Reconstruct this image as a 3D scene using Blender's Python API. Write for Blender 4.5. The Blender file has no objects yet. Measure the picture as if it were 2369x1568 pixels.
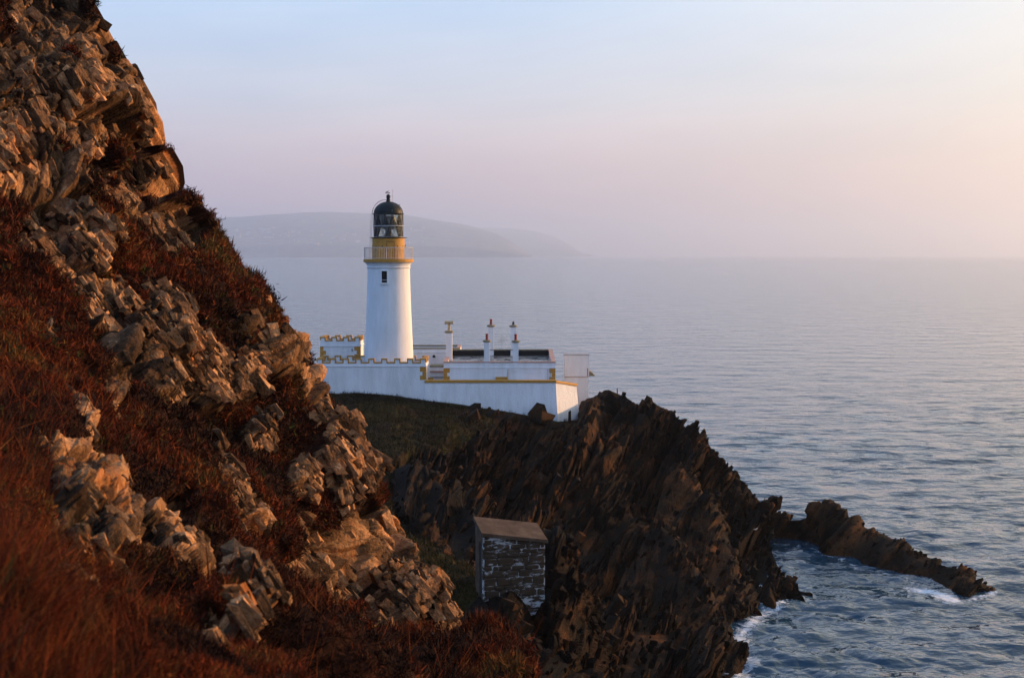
import bpy, math, random
import numpy as np
from math import radians, sin, cos, pi
from mathutils import Vector, Matrix

rng = np.random.default_rng(7)
random.seed(7)
SC = bpy.context.scene
COL = SC.collection

# ------------------------------------------------------------------ camera
HOR = 590.0
FD, CX, CY, CAMZ = 3290.0, 1184.5, 784.0, 28.1      # focal length and frame centre in units of a 2369 x 1568 frame
PITCH = math.atan((784 - HOR) / FD)
cam = bpy.data.cameras.new('camera')
cam.sensor_width = 36.0
cam.lens = 50.0
cam.clip_start = 0.1
cam.clip_end = 60000
cam.dof.use_dof = True
cam.dof.focus_distance = 70.0
cam.dof.aperture_fstop = 3.2
camo = bpy.data.objects.new('camera', cam)
COL.objects.link(camo)
camo.location = (0, 0, CAMZ)
camo.rotation_euler = (pi / 2 - PITCH, 0, 0)
SC.camera = camo

# ------------------------------------------------------------------ sky, sun, exposure
SUN_AZ, SUN_EL = radians(66), radians(12)            # azimuth to the right of straight ahead
SUN = Vector((sin(SUN_AZ) * cos(SUN_EL), cos(SUN_AZ) * cos(SUN_EL), sin(SUN_EL)))
w = bpy.data.worlds.new('World')
SC.world = w
w.use_nodes = True
nt = w.node_tree
for n in list(nt.nodes):
    nt.nodes.remove(n)
def wn(t, **k):
    n = nt.nodes.new(t)
    for a, b in k.items():
        setattr(n, a, b)
    return n
sky = wn('ShaderNodeTexSky', sky_type='NISHITA', sun_disc=False)
sky.sun_elevation = SUN_EL
sky.sun_rotation = SUN_AZ
sky.dust_density = 3.0
sky.air_density = 1.0
sky.ozone_density = 2.0
tc = wn('ShaderNodeTexCoord')
sep = wn('ShaderNodeSeparateXYZ')
nt.links.new(tc.outputs['Generated'], sep.inputs[0])
ramp = wn('ShaderNodeValToRGB')
nt.links.new(sep.outputs['Z'], ramp.inputs[0])
stops = [(0.0, (0.53, 0.42, 0.50)), (0.03, (0.66, 0.46, 0.50)), (0.065, (0.68, 0.55, 0.58)), (0.11, (0.62, 0.67, 0.77)),
         (0.17, (0.54, 0.71, 0.93)), (0.4, (0.42, 0.58, 0.84)), (1.0, (0.28, 0.43, 0.72))]
el = ramp.color_ramp.elements
while len(el) < len(stops):
    el.new(0.5)
for e, (p, c) in zip(el, stops):
    e.position = p
    e.color = (*c, 1)
dot = wn('ShaderNodeVectorMath', operation='DOT_PRODUCT')
nt.links.new(tc.outputs['Generated'], dot.inputs[0])
dot.inputs[1].default_value = SUN
mx = wn('ShaderNodeMath', operation='MAXIMUM')
nt.links.new(dot.outputs['Value'], mx.inputs[0]); mx.inputs[1].default_value = 0
pw = wn('ShaderNodeMath', operation='POWER')
nt.links.new(mx.outputs[0], pw.inputs[0]); pw.inputs[1].default_value = 3.8
fall = wn('ShaderNodeMapRange', interpolation_type='SMOOTHSTEP')
nt.links.new(dot.outputs['Value'], fall.inputs['Value'])
fall.inputs['From Min'].default_value = -0.75; fall.inputs['From Max'].default_value = 0.35
dim = wn('ShaderNodeMix', data_type='RGBA')
nt.links.new(fall.outputs[0], dim.inputs['Factor'])
dim.inputs['A'].default_value = (0.74, 0.90, 1.12, 1); dim.inputs['B'].default_value = (1, 1, 1, 1)
cmap = wn('ShaderNodeMapping')
cmap.inputs['Scale'].default_value = (1.6, 1.6, 9.0); cmap.inputs['Rotation'].default_value = (0.12, 0.06, 0)
nt.links.new(tc.outputs['Generated'], cmap.inputs['Vector'])
cn = wn('ShaderNodeTexNoise')
cn.inputs['Scale'].default_value = 1.7; cn.inputs['Detail'].default_value = 4; cn.inputs['Roughness'].default_value = 0.5
nt.links.new(cmap.outputs[0], cn.inputs['Vector'])
cr = wn('ShaderNodeValToRGB')
cr.color_ramp.elements[0].position = 0.35; cr.color_ramp.elements[0].color = (0.885, 0.915, 0.955, 1)
cr.color_ramp.elements[1].position = 0.68; cr.color_ramp.elements[1].color = (1.15, 1.075, 1.03, 1)
nt.links.new(cn.outputs['Fac'], cr.inputs[0])
veil = wn('ShaderNodeMix', data_type='RGBA', blend_type='MULTIPLY')
veil.inputs['Factor'].default_value = 1
nt.links.new(ramp.outputs[0], veil.inputs['A']); nt.links.new(cr.outputs[0], veil.inputs['B'])
base = wn('ShaderNodeMix', data_type='RGBA', blend_type='MULTIPLY')
base.inputs['Factor'].default_value = 1
nt.links.new(veil.outputs['Result'], base.inputs['A']); nt.links.new(dim.outputs['Result'], base.inputs['B'])
glow = wn('ShaderNodeMix', data_type='RGBA')
gm = wn('ShaderNodeMath', operation='MULTIPLY', use_clamp=True)
nt.links.new(pw.outputs[0], gm.inputs[0]); gm.inputs[1].default_value = 1.15
nt.links.new(gm.outputs[0], glow.inputs['Factor'])
nt.links.new(base.outputs['Result'], glow.inputs['A'])
glow.inputs['B'].default_value = (1.20, 0.99, 0.55, 1)
scl = wn('ShaderNodeMix', data_type='RGBA', blend_type='MULTIPLY')
scl.inputs['Factor'].default_value = 1
nt.links.new(glow.outputs['Result'], scl.inputs['A'])
scl.inputs['B'].default_value = (10, 10, 10, 1)
skm = wn('ShaderNodeMix', data_type='RGBA')
skm.inputs['Factor'].default_value = 0.85
nt.links.new(sky.outputs[0], skm.inputs['A'])
nt.links.new(scl.outputs['Result'], skm.inputs['B'])
bg = wn('ShaderNodeBackground')
bg.inputs[1].default_value = 0.1
nt.links.new(skm.outputs['Result'], bg.inputs[0])
nt.links.new(bg.outputs[0], wn('ShaderNodeOutputWorld').inputs[0])

sl = bpy.data.lights.new('sun', 'SUN')
sl.energy = 5.0
sl.angle = radians(0.6)
sl.color = (1.0, 0.55, 0.25)
so = bpy.data.objects.new('sun', sl)
COL.objects.link(so)
so.rotation_euler = SUN.to_track_quat('Z', 'Y').to_euler()

SC.view_settings.view_transform = 'Standard'
SC.view_settings.look = 'None'
SC.view_settings.exposure = 0.35
SC.view_settings.gamma = 1.0
SC.view_settings.use_curve_mapping = False
SC.cycles.use_denoising = True
SC.cycles.max_bounces = 6
SC.cycles.diffuse_bounces = 3
SC.cycles.glossy_bounces = 3
SC.cycles.transmission_bounces = 4
SC.cycles.transparent_max_bounces = 12
SC.cycles.volume_bounces = 1
SC.cycles.sample_clamp_indirect = 4.0

# ------------------------------------------------------------------ projection helpers (frame point + distance -> place)
def ray(dx, dy):
    r = (np.asarray(dx, float) - CX) / FD
    u = (CY - np.asarray(dy, float)) / FD
    return r, cos(PITCH) + u * sin(PITCH), -sin(PITCH) + u * cos(PITCH)
def P(dx, dy, Y):
    a, b, c = ray(dx, dy)
    t = np.asarray(Y, float) / b
    return np.stack([a * t, np.broadcast_to(np.asarray(Y, float), np.shape(t)).copy() if np.shape(t) else np.asarray(Y, float), CAMZ + c * t], -1)
def onz(dx, dy, z=0.0):                              # where the line of sight meets height z
    a, b, c = ray(dx, dy)
    t = (z - CAMZ) / c
    return np.stack([a * t, b * t, np.full(np.shape(t), z) if np.shape(t) else np.asarray(z, float)], -1)
def project(p):
    p = np.asarray(p, float)
    x, y, z = p[..., 0], p[..., 1], p[..., 2] - CAMZ
    d = y * cos(PITCH) - z * sin(PITCH)
    u = y * sin(PITCH) + z * cos(PITCH)
    return CX + FD * x / d, CY - FD * u / d

# ------------------------------------------------------------------ noise
def _h(ix, iy, iz, s):
    h = (ix.astype(np.uint32) * np.uint32(374761393) + iy.astype(np.uint32) * np.uint32(668265263)
         + iz.astype(np.uint32) * np.uint32(2147483647 - 982451) + np.uint32(s * 97531 + 12345))
    h = (h ^ (h >> np.uint32(13))) * np.uint32(1274126177)
    h = (h ^ (h >> np.uint32(15))) * np.uint32(2246822519)
    return h ^ (h >> np.uint32(16))
def vnoise(x, y, z, s=0):
    fx, fy, fz = np.floor(x), np.floor(y), np.floor(z)
    ix, iy, iz = fx.astype(np.int64), fy.astype(np.int64), fz.astype(np.int64)
    tx, ty, tz = x - fx, y - fy, z - fz
    tx, ty, tz = [t * t * t * (t * (t * 6 - 15) + 10) for t in (tx, ty, tz)]
    def H(a, b, c):
        return _h(ix + a, iy + b, iz + c, s).astype(np.float64) / 4294967295.0
    def L(a, b, t):
        return a + (b - a) * t
    r = L(L(L(H(0, 0, 0), H(1, 0, 0), tx), L(H(0, 1, 0), H(1, 1, 0), tx), ty),
          L(L(H(0, 0, 1), H(1, 0, 1), tx), L(H(0, 1, 1), H(1, 1, 1), tx), ty), tz)
    return r * 2 - 1
def fbm(p, scale, octv=4, s=0, gain=0.5):
    x, y, z = p[..., 0] * scale, p[..., 1] * scale, p[..., 2] * scale
    a, t, n = 1.0, 0.0, 0.0
    for o in range(octv):
        t = t + a * vnoise(x, y, z, s + o * 11)
        n += a
        a *= gain
        x, y, z = x * 2.03 + 5.1, y * 2.03 - 3.7, z * 2.03 + 1.3
    return t / n * 1.6
def voro(q, s=0):                                    # q: (...,3) already scaled -> f1, f2, cell random, tilted facet
    shp = q.shape[:-1]
    q = q.reshape(-1, 3)
    f = np.floor(q)
    ip = f.astype(np.int64)
    fr = q - f
    f1 = np.full(len(q), 9.0); f2 = np.full(len(q), 9.0); rc = np.zeros(len(q)); fac = np.zeros(len(q))
    for a in (-1, 0, 1):
        for b in (-1, 0, 1):
            for c in (-1, 0, 1):
                h = _h(ip[:, 0] + a, ip[:, 1] + b, ip[:, 2] + c, s)
                ox = a + (h & np.uint32(1023)) / 1023.0 - fr[:, 0]
                oy = b + ((h >> np.uint32(10)) & np.uint32(1023)) / 1023.0 - fr[:, 1]
                oz = c + ((h >> np.uint32(20)) & np.uint32(1023)) / 1023.0 - fr[:, 2]
                d = ox * ox + oy * oy + oz * oz
                near = d < f1
                f2 = np.where(near, f1, np.minimum(f2, d))
                h2 = h * np.uint32(2246822519) + np.uint32(s)
                g = ox * ((h2 & np.uint32(1023)) / 511.5 - 1) + oy * (((h2 >> np.uint32(10)) & np.uint32(1023)) / 511.5 - 1) + oz * (((h2 >> np.uint32(20)) & np.uint32(1023)) / 511.5 - 1)
                fac = np.where(near, g, fac)
                rc = np.where(near, ((h * np.uint32(2654435761)) >> np.uint32(8)) / 16777216.0, rc)
                f1 = np.where(near, d, f1)
    return np.sqrt(f1).reshape(shp), np.sqrt(f2).reshape(shp), rc.reshape(shp), fac.reshape(shp)
def sstep(a, b, x):
    t = np.clip((x - a) / (b - a), 0, 1)
    return t * t * (3 - 2 * t)

class TPS:                                           # smooth surface through scattered distances
    def __init__(self, pts):
        p = np.array(pts, float)
        self.c = p[:, :2] / 500.0
        v = np.log(p[:, 2])
        n = len(p)
        A = np.zeros((n + 3, n + 3))
        A[:n, :n] = self.k(self.c[:, None] - self.c[None]) + np.eye(n) * 0.002
        A[:n, n] = 1; A[:n, n + 1:] = self.c
        A[n, :n] = 1; A[n + 1:, :n] = self.c.T
        self.w = np.linalg.solve(A, np.concatenate([v, [0, 0, 0]]))
        self.n = n
    @staticmethod
    def k(d):
        r2 = (d ** 2).sum(-1)
        return 0.5 * r2 * np.log(r2 + 1e-9)
    def __call__(self, x, y):
        x, y = x / 500.0, y / 500.0
        o = self.w[self.n] + self.w[self.n + 1] * x + self.w[self.n + 2] * y
        for i in range(self.n):
            r2 = (x - self.c[i, 0]) ** 2 + (y - self.c[i, 1]) ** 2
            o = o + self.w[i] * 0.5 * r2 * np.log(r2 + 1e-9)
        return np.exp(o)

# ------------------------------------------------------------------ mesh helpers
def fast_mesh(name, v, f, smooth=False):
    v = np.asarray(v, np.float32); f = np.asarray(f, np.int32)
    k = f.shape[1]
    me = bpy.data.meshes.new(name)
    me.vertices.add(len(v)); me.vertices.foreach_set('co', v.ravel())
    me.loops.add(f.size); me.loops.foreach_set('vertex_index', f.ravel())
    me.polygons.add(len(f))
    me.polygons.foreach_set('loop_start', np.arange(0, f.size, k, dtype=np.int32))
    me.polygons.foreach_set('use_smooth', np.full(len(f), smooth))
    me.update(calc_edges=True)
    return me
def grid_faces(n, m):
    i = np.arange(n * m).reshape(n, m)
    return np.stack([i[:-1, :-1], i[1:, :-1], i[1:, 1:], i[:-1, 1:]], -1).reshape(-1, 4)
def grid_obj(name, G, material, parent=None, smooth=False, flip=False, attrs=None):
    n, m = G.shape[:2]
    f = grid_faces(n, m)
    if flip:
        f = f[:, ::-1]
    me = fast_mesh(name, G.reshape(-1, 3), f, smooth)
    for k, a in (attrs or {}).items():
        at = me.attributes.new(k, 'FLOAT', 'POINT')
        at.data.foreach_set('value', np.asarray(a, np.float32).ravel())
    return link(name, me, material, parent)
def link(name, me, material=None, parent=None):
    o = bpy.data.objects.new(name, me)
    COL.objects.link(o)
    if material is not None:
        for mm in (material if isinstance(material, (list, tuple)) else [material]):
            me.materials.append(mm)
    if parent is not None:
        o.parent = parent
    return o
def empty(name, loc=(0, 0, 0), rz=0):
    o = bpy.data.objects.new(name, None)
    COL.objects.link(o)
    o.location = loc
    o.rotation_euler = (0, 0, rz)
    return o
def tag(o, label=None, cat=None, group=None, kind=None):
    if label: o['label'] = label
    if cat: o['category'] = cat
    if group: o['group'] = group
    if kind: o['kind'] = kind
    return o
def copy_tree(o, parent=None):
    c = o.copy()
    COL.objects.link(c)
    c.parent = parent
    for ch in list(o.children):
        copy_tree(ch, c)
    return c
def gnormals(G):
    du = np.gradient(G, axis=0); dv = np.gradient(G, axis=1)
    n = np.cross(du, dv)
    return n / (np.linalg.norm(n, axis=-1, keepdims=True) + 1e-12)

class MB:                                            # collects boxes, lathes and tubes into one mesh
    def __init__(s):
        s.v = []; s.f = []; s.m = []
    def add(s, v, f, mi=0):
        b = len(s.v)
        s.v += [tuple(map(float, q)) for q in v]
        s.f += [tuple(i + b for i in q) for q in f]
        s.m += [mi] * len(f)
        return s
    def box(s, x0, x1, y0, y1, z0, z1, mi=0):
        v = [(x, y, z) for z in (z0, z1) for y in (y0, y1) for x in (x0, x1)]
        return s.add(v, [(0, 2, 3, 1), (4, 5, 7, 6), (0, 1, 5, 4), (2, 6, 7, 3), (0, 4, 6, 2), (1, 3, 7, 5)], mi)
    def hexa(s, bot, top, mi=0):                     # bot, top: four points each, counter-clockwise from above
        return s.add(list(bot) + list(top), [(3, 2, 1, 0), (4, 5, 6, 7)] + [(i, (i + 1) % 4, 4 + (i + 1) % 4, 4 + i) for i in range(4)], mi)
    def lathe(s, prof, n=48, c=(0, 0), caps=True, mi=0):
        v = []; f = []
        for r, z in prof:
            for i in range(n):
                a = 2 * pi * i / n
                v.append((c[0] + r * cos(a), c[1] + r * sin(a), z))
        for j in range(len(prof) - 1):
            for i in range(n):
                f.append((j * n + i, j * n + (i + 1) % n, (j + 1) * n + (i + 1) % n, (j + 1) * n + i))
        if caps:
            f.append(tuple(range(n - 1, -1, -1)))
            f.append(tuple((len(prof) - 1) * n + i for i in range(n)))
        return s.add(v, f, mi)
    def tube(s, pts, r, n=6, mi=0, r2=None):
        pts = [Vector(p) for p in pts]
        v = []; f = []
        for k, p in enumerate(pts):
            d = (pts[min(k + 1, len(pts) - 1)] - pts[max(k - 1, 0)]).normalized()
            a = d.cross(Vector((0, 0, 1)) if abs(d.z) < 0.9 else Vector((1, 0, 0))).normalized()
            b = d.cross(a)
            rr = r if r2 is None else r + (r2 - r) * k / (len(pts) - 1)
            for i in range(n):
                t = 2 * pi * i / n
                v.append(p + (a * cos(t) + b * sin(t)) * rr)
        for k in range(len(pts) - 1):
            for i in range(n):
                f.append((k * n + i, k * n + (i + 1) % n, (k + 1) * n + (i + 1) % n, (k + 1) * n + i))
        f.append(tuple(range(n - 1, -1, -1))); f.append(tuple((len(pts) - 1) * n + i for i in range(n)))
        return s.add(v, f, mi)
    def build(s, name, material, parent=None, smooth=False, bevel=0.0):
        me = bpy.data.meshes.new(name)
        me.from_pydata(s.v, [], s.f)
        if smooth:
            me.polygons.foreach_set('use_smooth', [True] * len(me.polygons))
            try:
                me.set_sharp_from_angle(angle=radians(40))
            except Exception:
                pass
        me.polygons.foreach_set('material_index', s.m)
        o = link(name, me, material, parent)
        if bevel:
            b = o.modifiers.new('bevel', 'BEVEL')
            b.width = bevel; b.segments = 2; b.limit_method = 'ANGLE'
        return o

# ------------------------------------------------------------------ materials
class NM:
    def __init__(s, name):
        s.m = bpy.data.materials.new(name)
        s.m.use_nodes = True
        s.t = s.m.node_tree
        s.b = s.t.nodes['Principled BSDF']
        g = s.t.nodes.new('ShaderNodeNewGeometry')
        s.pos = g.outputs['Position']
        s.nrm = g.outputs['Normal']
    def n(s, t, **k):
        q = s.t.nodes.new(t)
        for a, b in k.items():
            setattr(q, a, b)
        return q
    def l(s, a, b):
        s.t.links.new(a, b)
    def mapping(s, scale=(1, 1, 1), rot=(0, 0, 0), src=None):
        q = s.n('ShaderNodeMapping')
        q.inputs['Scale'].default_value = scale; q.inputs['Rotation'].default_value = rot
        s.l(src or s.pos, q.inputs['Vector'])
        return q.outputs[0]
    def noise(s, scale, detail=4, rough=0.6, vec=None, dist=0.0):
        q = s.n('ShaderNodeTexNoise')
        q.inputs['Scale'].default_value = scale; q.inputs['Detail'].default_value = detail
        q.inputs['Roughness'].default_value = rough; q.inputs['Distortion'].default_value = dist
        s.l(vec if vec is not None else s.pos, q.inputs['Vector'])
        return q.outputs['Fac']
    def vor(s, scale, vec=None, feature='F1', out='Distance'):
        q = s.n('ShaderNodeTexVoronoi', feature=feature)
        q.inputs['Scale'].default_value = scale
        s.l(vec if vec is not None else s.pos, q.inputs['Vector'])
        return q.outputs[out]
    def ramp(s, fac, stops, interp='LINEAR'):
        q = s.n('ShaderNodeValToRGB')
        q.color_ramp.interpolation = interp
        e = q.color_ramp.elements
        while len(e) < len(stops):
            e.new(0.5)
        for a, (p, c) in zip(e, stops):
            a.position = p
            a.color = (*c, 1) if isinstance(c, (tuple, list)) else (c, c, c, 1)
        s.l(fac, q.inputs[0])
        return q.outputs[0]
    def mix(s, fac, a, b, mode='MIX'):
        q = s.n('ShaderNodeMix', data_type='RGBA', blend_type=mode)
        for val, key in ((fac, 'Factor'), (a, 'A'), (b, 'B')):
            if isinstance(val, (int, float)) and key == 'Factor':
                q.inputs[key].default_value = val
            elif isinstance(val, (tuple, list)):
                q.inputs[key].default_value = (*val, 1)
            else:
                s.l(val, q.inputs[key])
        return q.outputs['Result']
    def math(s, op, a, b=0.0):
        q = s.n('ShaderNodeMath', operation=op)
        for i, val in enumerate((a, b)):
            if isinstance(val, (int, float)):
                q.inputs[i].default_value = val
            else:
                s.l(val, q.inputs[i])
        return q.outputs[0]
    def attr(s, name):
        q = s.n('ShaderNodeAttribute', attribute_name=name)
        return q.outputs['Fac']
    def bump(s, h, strength=0.5, dist=0.05, prev=None):
        q = s.n('ShaderNodeBump')
        q.inputs['Strength'].default_value = strength; q.inputs['Distance'].default_value = dist
        s.l(h, q.inputs['Height'])
        if prev is not None:
            s.l(prev, q.inputs['Normal'])
        return q.outputs[0]
    def set(s, color=None, rough=None, normal=None, spec=None, metal=None):
        for key, val in (('Base Color', color), ('Roughness', rough), ('Normal', normal), ('Specular IOR Level', spec), ('Metallic', metal)):
            if val is None:
                continue
            if isinstance(val, (tuple, list)):
                s.b.inputs[key].default_value = (*val, 1)
            elif isinstance(val, (int, float)):
                s.b.inputs[key].default_value = val
            else:
                s.l(val, s.b.inputs[key])
        return s.m

def rock_colors(q, pal, sc=1.0):
    base = q.ramp(q.noise(0.55 * sc, 6, 0.65), [(0.32, pal[0]), (0.47, pal[1]), (0.56, pal[2]), (0.68, pal[3])])
    fine = q.ramp(q.noise(9 * sc, 5, 0.7), [(0.3, 0.45), (0.5, 0.85), (0.7, 1.35)])
    base = q.mix(1.0, base, fine, 'MULTIPLY')
    lich = q.ramp(q.noise(3.3 * sc, 5, 0.75), [(0.56, 0.0), (0.66, 1.0)])
    return q.mix(q.math('MULTIPLY', lich, 0.55), base, pal[4])
def rock_bump(q, sc=1.0):
    a = q.bump(q.vor(9.0 * sc, None, 'DISTANCE_TO_EDGE'), 0.7, 0.06)
    b = q.bump(q.noise(14 * sc, 6, 0.7), 0.9, 0.05, a)
    return b

def m_hill():
    q = NM('hillside rock and soil')
    rk = rock_colors(q, [(0.065, 0.05, 0.038), (0.25, 0.14, 0.075), (0.38, 0.225, 0.12), (0.34, 0.125, 0.034), (0.48, 0.38, 0.27)])
    rk = q.mix(1.0, rk, q.ramp(q.attr('tone'), [(0.22, (0.10, 0.10, 0.11)), (0.42, (0.34, 0.31, 0.28)), (0.60, (0.88, 0.78, 0.68)), (0.82, (1.7, 1.45, 1.2))]), 'MULTIPLY')
    soil = q.ramp(q.noise(2.0, 5, 0.7), [(0.35, (0.012, 0.006, 0.004)), (0.5, (0.024, 0.009, 0.005)), (0.65, (0.038, 0.012, 0.006))])
    v = q.ramp(q.math('ADD', q.attr('veg'), q.math('MULTIPLY', q.math('SUBTRACT', q.noise(4, 4, 0.7), 0.5), 0.5)), [(0.42, 0.0), (0.58, 1.0)])
    return q.set(q.mix(v, rk, soil), 0.92, rock_bump(q), 0.07)
def m_boulder():
    q = NM('weathered tan rock')
    rk = rock_colors(q, [(0.10, 0.08, 0.06), (0.25, 0.15, 0.085), (0.35, 0.215, 0.12), (0.30, 0.125, 0.042), (0.43, 0.34, 0.25)], 1.4)
    oi = q.n('ShaderNodeObjectInfo')
    rk = q.mix(1.0, rk, q.ramp(oi.outputs['Random'], [(0.0, (0.28, 0.28, 0.29)), (0.5, (0.66, 0.62, 0.58)), (1.0, (1.2, 1.1, 0.98))]), 'MULTIPLY')
    return q.set(rk, 0.9, rock_bump(q, 1.6), 0.07)
def m_slate():
    q = NM('dark slate')
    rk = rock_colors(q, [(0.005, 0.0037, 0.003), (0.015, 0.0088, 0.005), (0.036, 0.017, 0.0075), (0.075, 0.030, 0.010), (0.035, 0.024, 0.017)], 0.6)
    rk = q.mix(1.0, rk, q.ramp(q.attr('tone'), [(0.2, (0.18, 0.18, 0.2)), (0.45, (0.5, 0.46, 0.43)), (0.62, (1.1, 0.98, 0.88)), (0.85, (2.3, 1.9, 1.5))]), 'MULTIPLY')
    st = q.mapping((0.5, 0.5, 3.2), (0.0, radians(62), radians(10)))
    b = q.bump(q.noise(3.0, 5, 0.7, st), 0.7, 0.12)
    b = q.bump(q.noise(5.0, 6, 0.75), 1.0, 0.16, b)
    return q.set(rk, 0.8, b, 0.07)
def m_loose():
    q = NM('loose dark slate')
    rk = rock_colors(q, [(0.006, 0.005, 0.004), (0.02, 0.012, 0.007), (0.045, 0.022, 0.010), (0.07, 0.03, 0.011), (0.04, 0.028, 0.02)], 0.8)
    return q.set(rk, 0.85, q.bump(q.noise(6.0, 5, 0.7), 0.8, 0.08), 0.07)
def m_headland():
    q = NM('headland slate and turf')
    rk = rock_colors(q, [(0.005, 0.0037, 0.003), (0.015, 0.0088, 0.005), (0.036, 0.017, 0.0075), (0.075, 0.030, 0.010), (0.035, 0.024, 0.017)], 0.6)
    gr = q.ramp(q.noise(0.35, 6, 0.7), [(0.34, (0.014, 0.009, 0.005)), (0.46, (0.026, 0.016, 0.007)), (0.56, (0.026, 0.024, 0.006)), (0.68, (0.042, 0.024, 0.008))])
    v = q.ramp(q.math('ADD', q.attr('veg'), q.math('MULTIPLY', q.math('SUBTRACT', q.noise(1.2, 5, 0.7), 0.5), 0.6)), [(0.42, 0.0), (0.58, 1.0)])
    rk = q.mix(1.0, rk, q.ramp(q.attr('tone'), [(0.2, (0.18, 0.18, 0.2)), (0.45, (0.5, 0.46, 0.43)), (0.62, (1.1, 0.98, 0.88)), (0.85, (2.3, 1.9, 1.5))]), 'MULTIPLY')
    st = q.mapping((0.5, 0.5, 3.2), (0.0, radians(62), radians(10)))
    b = q.bump(q.noise(3.0, 5, 0.7, st), 0.7, 0.12)
    b = q.bump(q.noise(5.0, 6, 0.75), 1.0, 0.16, b)
    return q.set(q.mix(v, rk, gr), 0.85, b, 0.06)
def m_heather():
    q = NM('autumn heather')
    t = q.attr('tint')
    c = q.ramp(t, [(0.0, (0.016, 0.007, 0.005)), (0.25, (0.042, 0.014, 0.006)), (0.45, (0.075, 0.016, 0.005)), (0.62, (0.135, 0.020, 0.005)), (0.78, (0.15, 0.038, 0.008)), (0.9, (0.16, 0.068, 0.018)), (1.0, (0.03, 0.04, 0.009))])
    m = q.set(c, 0.85, None, 0.1)
    return m
def m_grass():
    q = NM('rough turf grass')
    c = q.ramp(q.attr('tint'), [(0.0, (0.012, 0.010, 0.004)), (0.4, (0.026, 0.018, 0.006)), (0.65, (0.034, 0.029, 0.007)), (0.85, (0.055, 0.034, 0.010)), (1.0, (0.08, 0.048, 0.015))])
    return q.set(c, 0.85, None, 0.1)
def m_sea():
    q = NM('sea water')
    foam = q.attr('foam')
    n0 = q.noise(0.085, 3, 0.55, q.mapping((0.75, 1.15, 1.0)))
    n1 = q.noise(0.36, 3, 0.55, q.mapping((0.85, 1.1, 1.0)))
    n2 = q.noise(1.9, 2, 0.5)
    b = q.bump(n0, 1.0, 2.1)
    b = q.bump(n1, 1.0, 0.50, b)
    b = q.bump(n2, 1.0, 0.07, b)
    fm = q.ramp(q.math('ADD', foam, q.math('MULTIPLY', q.math('SUBTRACT', q.noise(1.5, 6, 0.75, None, 1.0), 0.5), 1.6)), [(0.45, 0.0), (0.75, 1.0)])
    fm = q.math('MULTIPLY', fm, q.ramp(foam, [(0.02, 0.0), (0.2, 1.0)]))
    c = q.mix(fm, (0.012, 0.046, 0.078), (0.62, 0.66, 0.70))
    r = q.math('ADD', q.math('MULTIPLY', fm, 0.6), 0.05)
    q.b.inputs['IOR'].default_value = 1.333
    return q.set(c, r, b, 0.5)
def m_white(name='white painted render', dirt=0.15, scale=1.0, bump=0.35, base=(0.80, 0.81, 0.825)):
    q = NM(name)
    st = q.noise(1.3 * scale, 6, 0.7, q.mapping((1, 1, 0.22)))
    f = q.ramp(st, [(0.38, 0.0), (0.72, 1.0)])
    c = q.mix(q.math('MULTIPLY', f, dirt * 3), base, (0.50, 0.49, 0.46))
    sp = q.ramp(q.noise(11 * scale, 4, 0.7), [(0.62, 0.0), (0.74, 1.0)])
    c = q.mix(q.math('MULTIPLY', sp, dirt * 1.6), c, (0.40, 0.37, 0.33))
    b = q.bump(q.noise(7 * scale, 5, 0.65), bump, 0.06)
    return q.set(c, 0.8, b, 0.25)
def m_plain(name, col, rough=0.7, var=0.25, scale=3.0, metal=0.0, spec=0.3, bump=0.2):
    q = NM(name)
    c = q.mix(1.0, col, q.ramp(q.noise(scale, 5, 0.65), [(0.3, 1 - var), (0.7, 1 + var)]), 'MULTIPLY')
    return q.set(c, rough, q.bump(q.noise(scale * 4, 4, 0.6), bump, 0.02), spec, metal)
def m_dome():
    q = NM('dark green copper dome')
    sp = q.ramp(q.noise(2.6, 5, 0.7), [(0.60, 0.0), (0.68, 1.0)])
    c = q.mix(sp, (0.006, 0.010, 0.012), (0.07, 0.11, 0.10))
    return q.set(c, 0.5, q.bump(q.noise(6, 3), 0.15, 0.02), 0.2)
def m_glass():
    q = NM('lantern glass')
    for n in list(q.t.nodes):
        if n.type == 'BSDF_PRINCIPLED':
            q.t.nodes.remove(n)
    out = [n for n in q.t.nodes if n.type == 'OUTPUT_MATERIAL'][0]
    tr = q.n('ShaderNodeBsdfTransparent'); tr.inputs[0].default_value = (0.86, 0.88, 0.86, 1)
    gl = q.n('ShaderNodeBsdfGlossy'); gl.inputs['Roughness'].default_value = 0.03
    fr = q.n('ShaderNodeFresnel'); fr.inputs[0].default_value = 1.5
    ms = q.n('ShaderNodeMixShader')
    q.l(fr.outputs[0], ms.inputs[0]); q.l(tr.outputs[0], ms.inputs[1]); q.l(gl.outputs[0], ms.inputs[2])
    q.l(ms.outputs[0], out.inputs[0])
    return q.m
def m_roof():
    q = NM('wet felt roof')
    r = q.ramp(q.noise(0.8, 5, 0.6), [(0.40, 0.06), (0.62, 0.5)])
    c = q.ramp(q.noise(0.8, 5, 0.6), [(0.40, (0.13, 0.13, 0.13)), (0.65, (0.05, 0.05, 0.05))])
    return q.set(c, r, q.bump(q.noise(9, 3), 0.05, 0.02), 0.6)
def m_hutwall():
    q = NM('lime washed mortar')
    c = q.ramp(q.noise(1.5, 6, 0.72, q.mapping((0.6, 0.6, 2.0))), [(0.38, (0.036, 0.025, 0.016)), (0.49, (0.055, 0.04, 0.028)), (0.55, (0.50, 0.50, 0.50))])
    return q.set(c, 0.9, q.bump(q.noise(14, 5, 0.7), 0.6, 0.04), 0.15)
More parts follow.
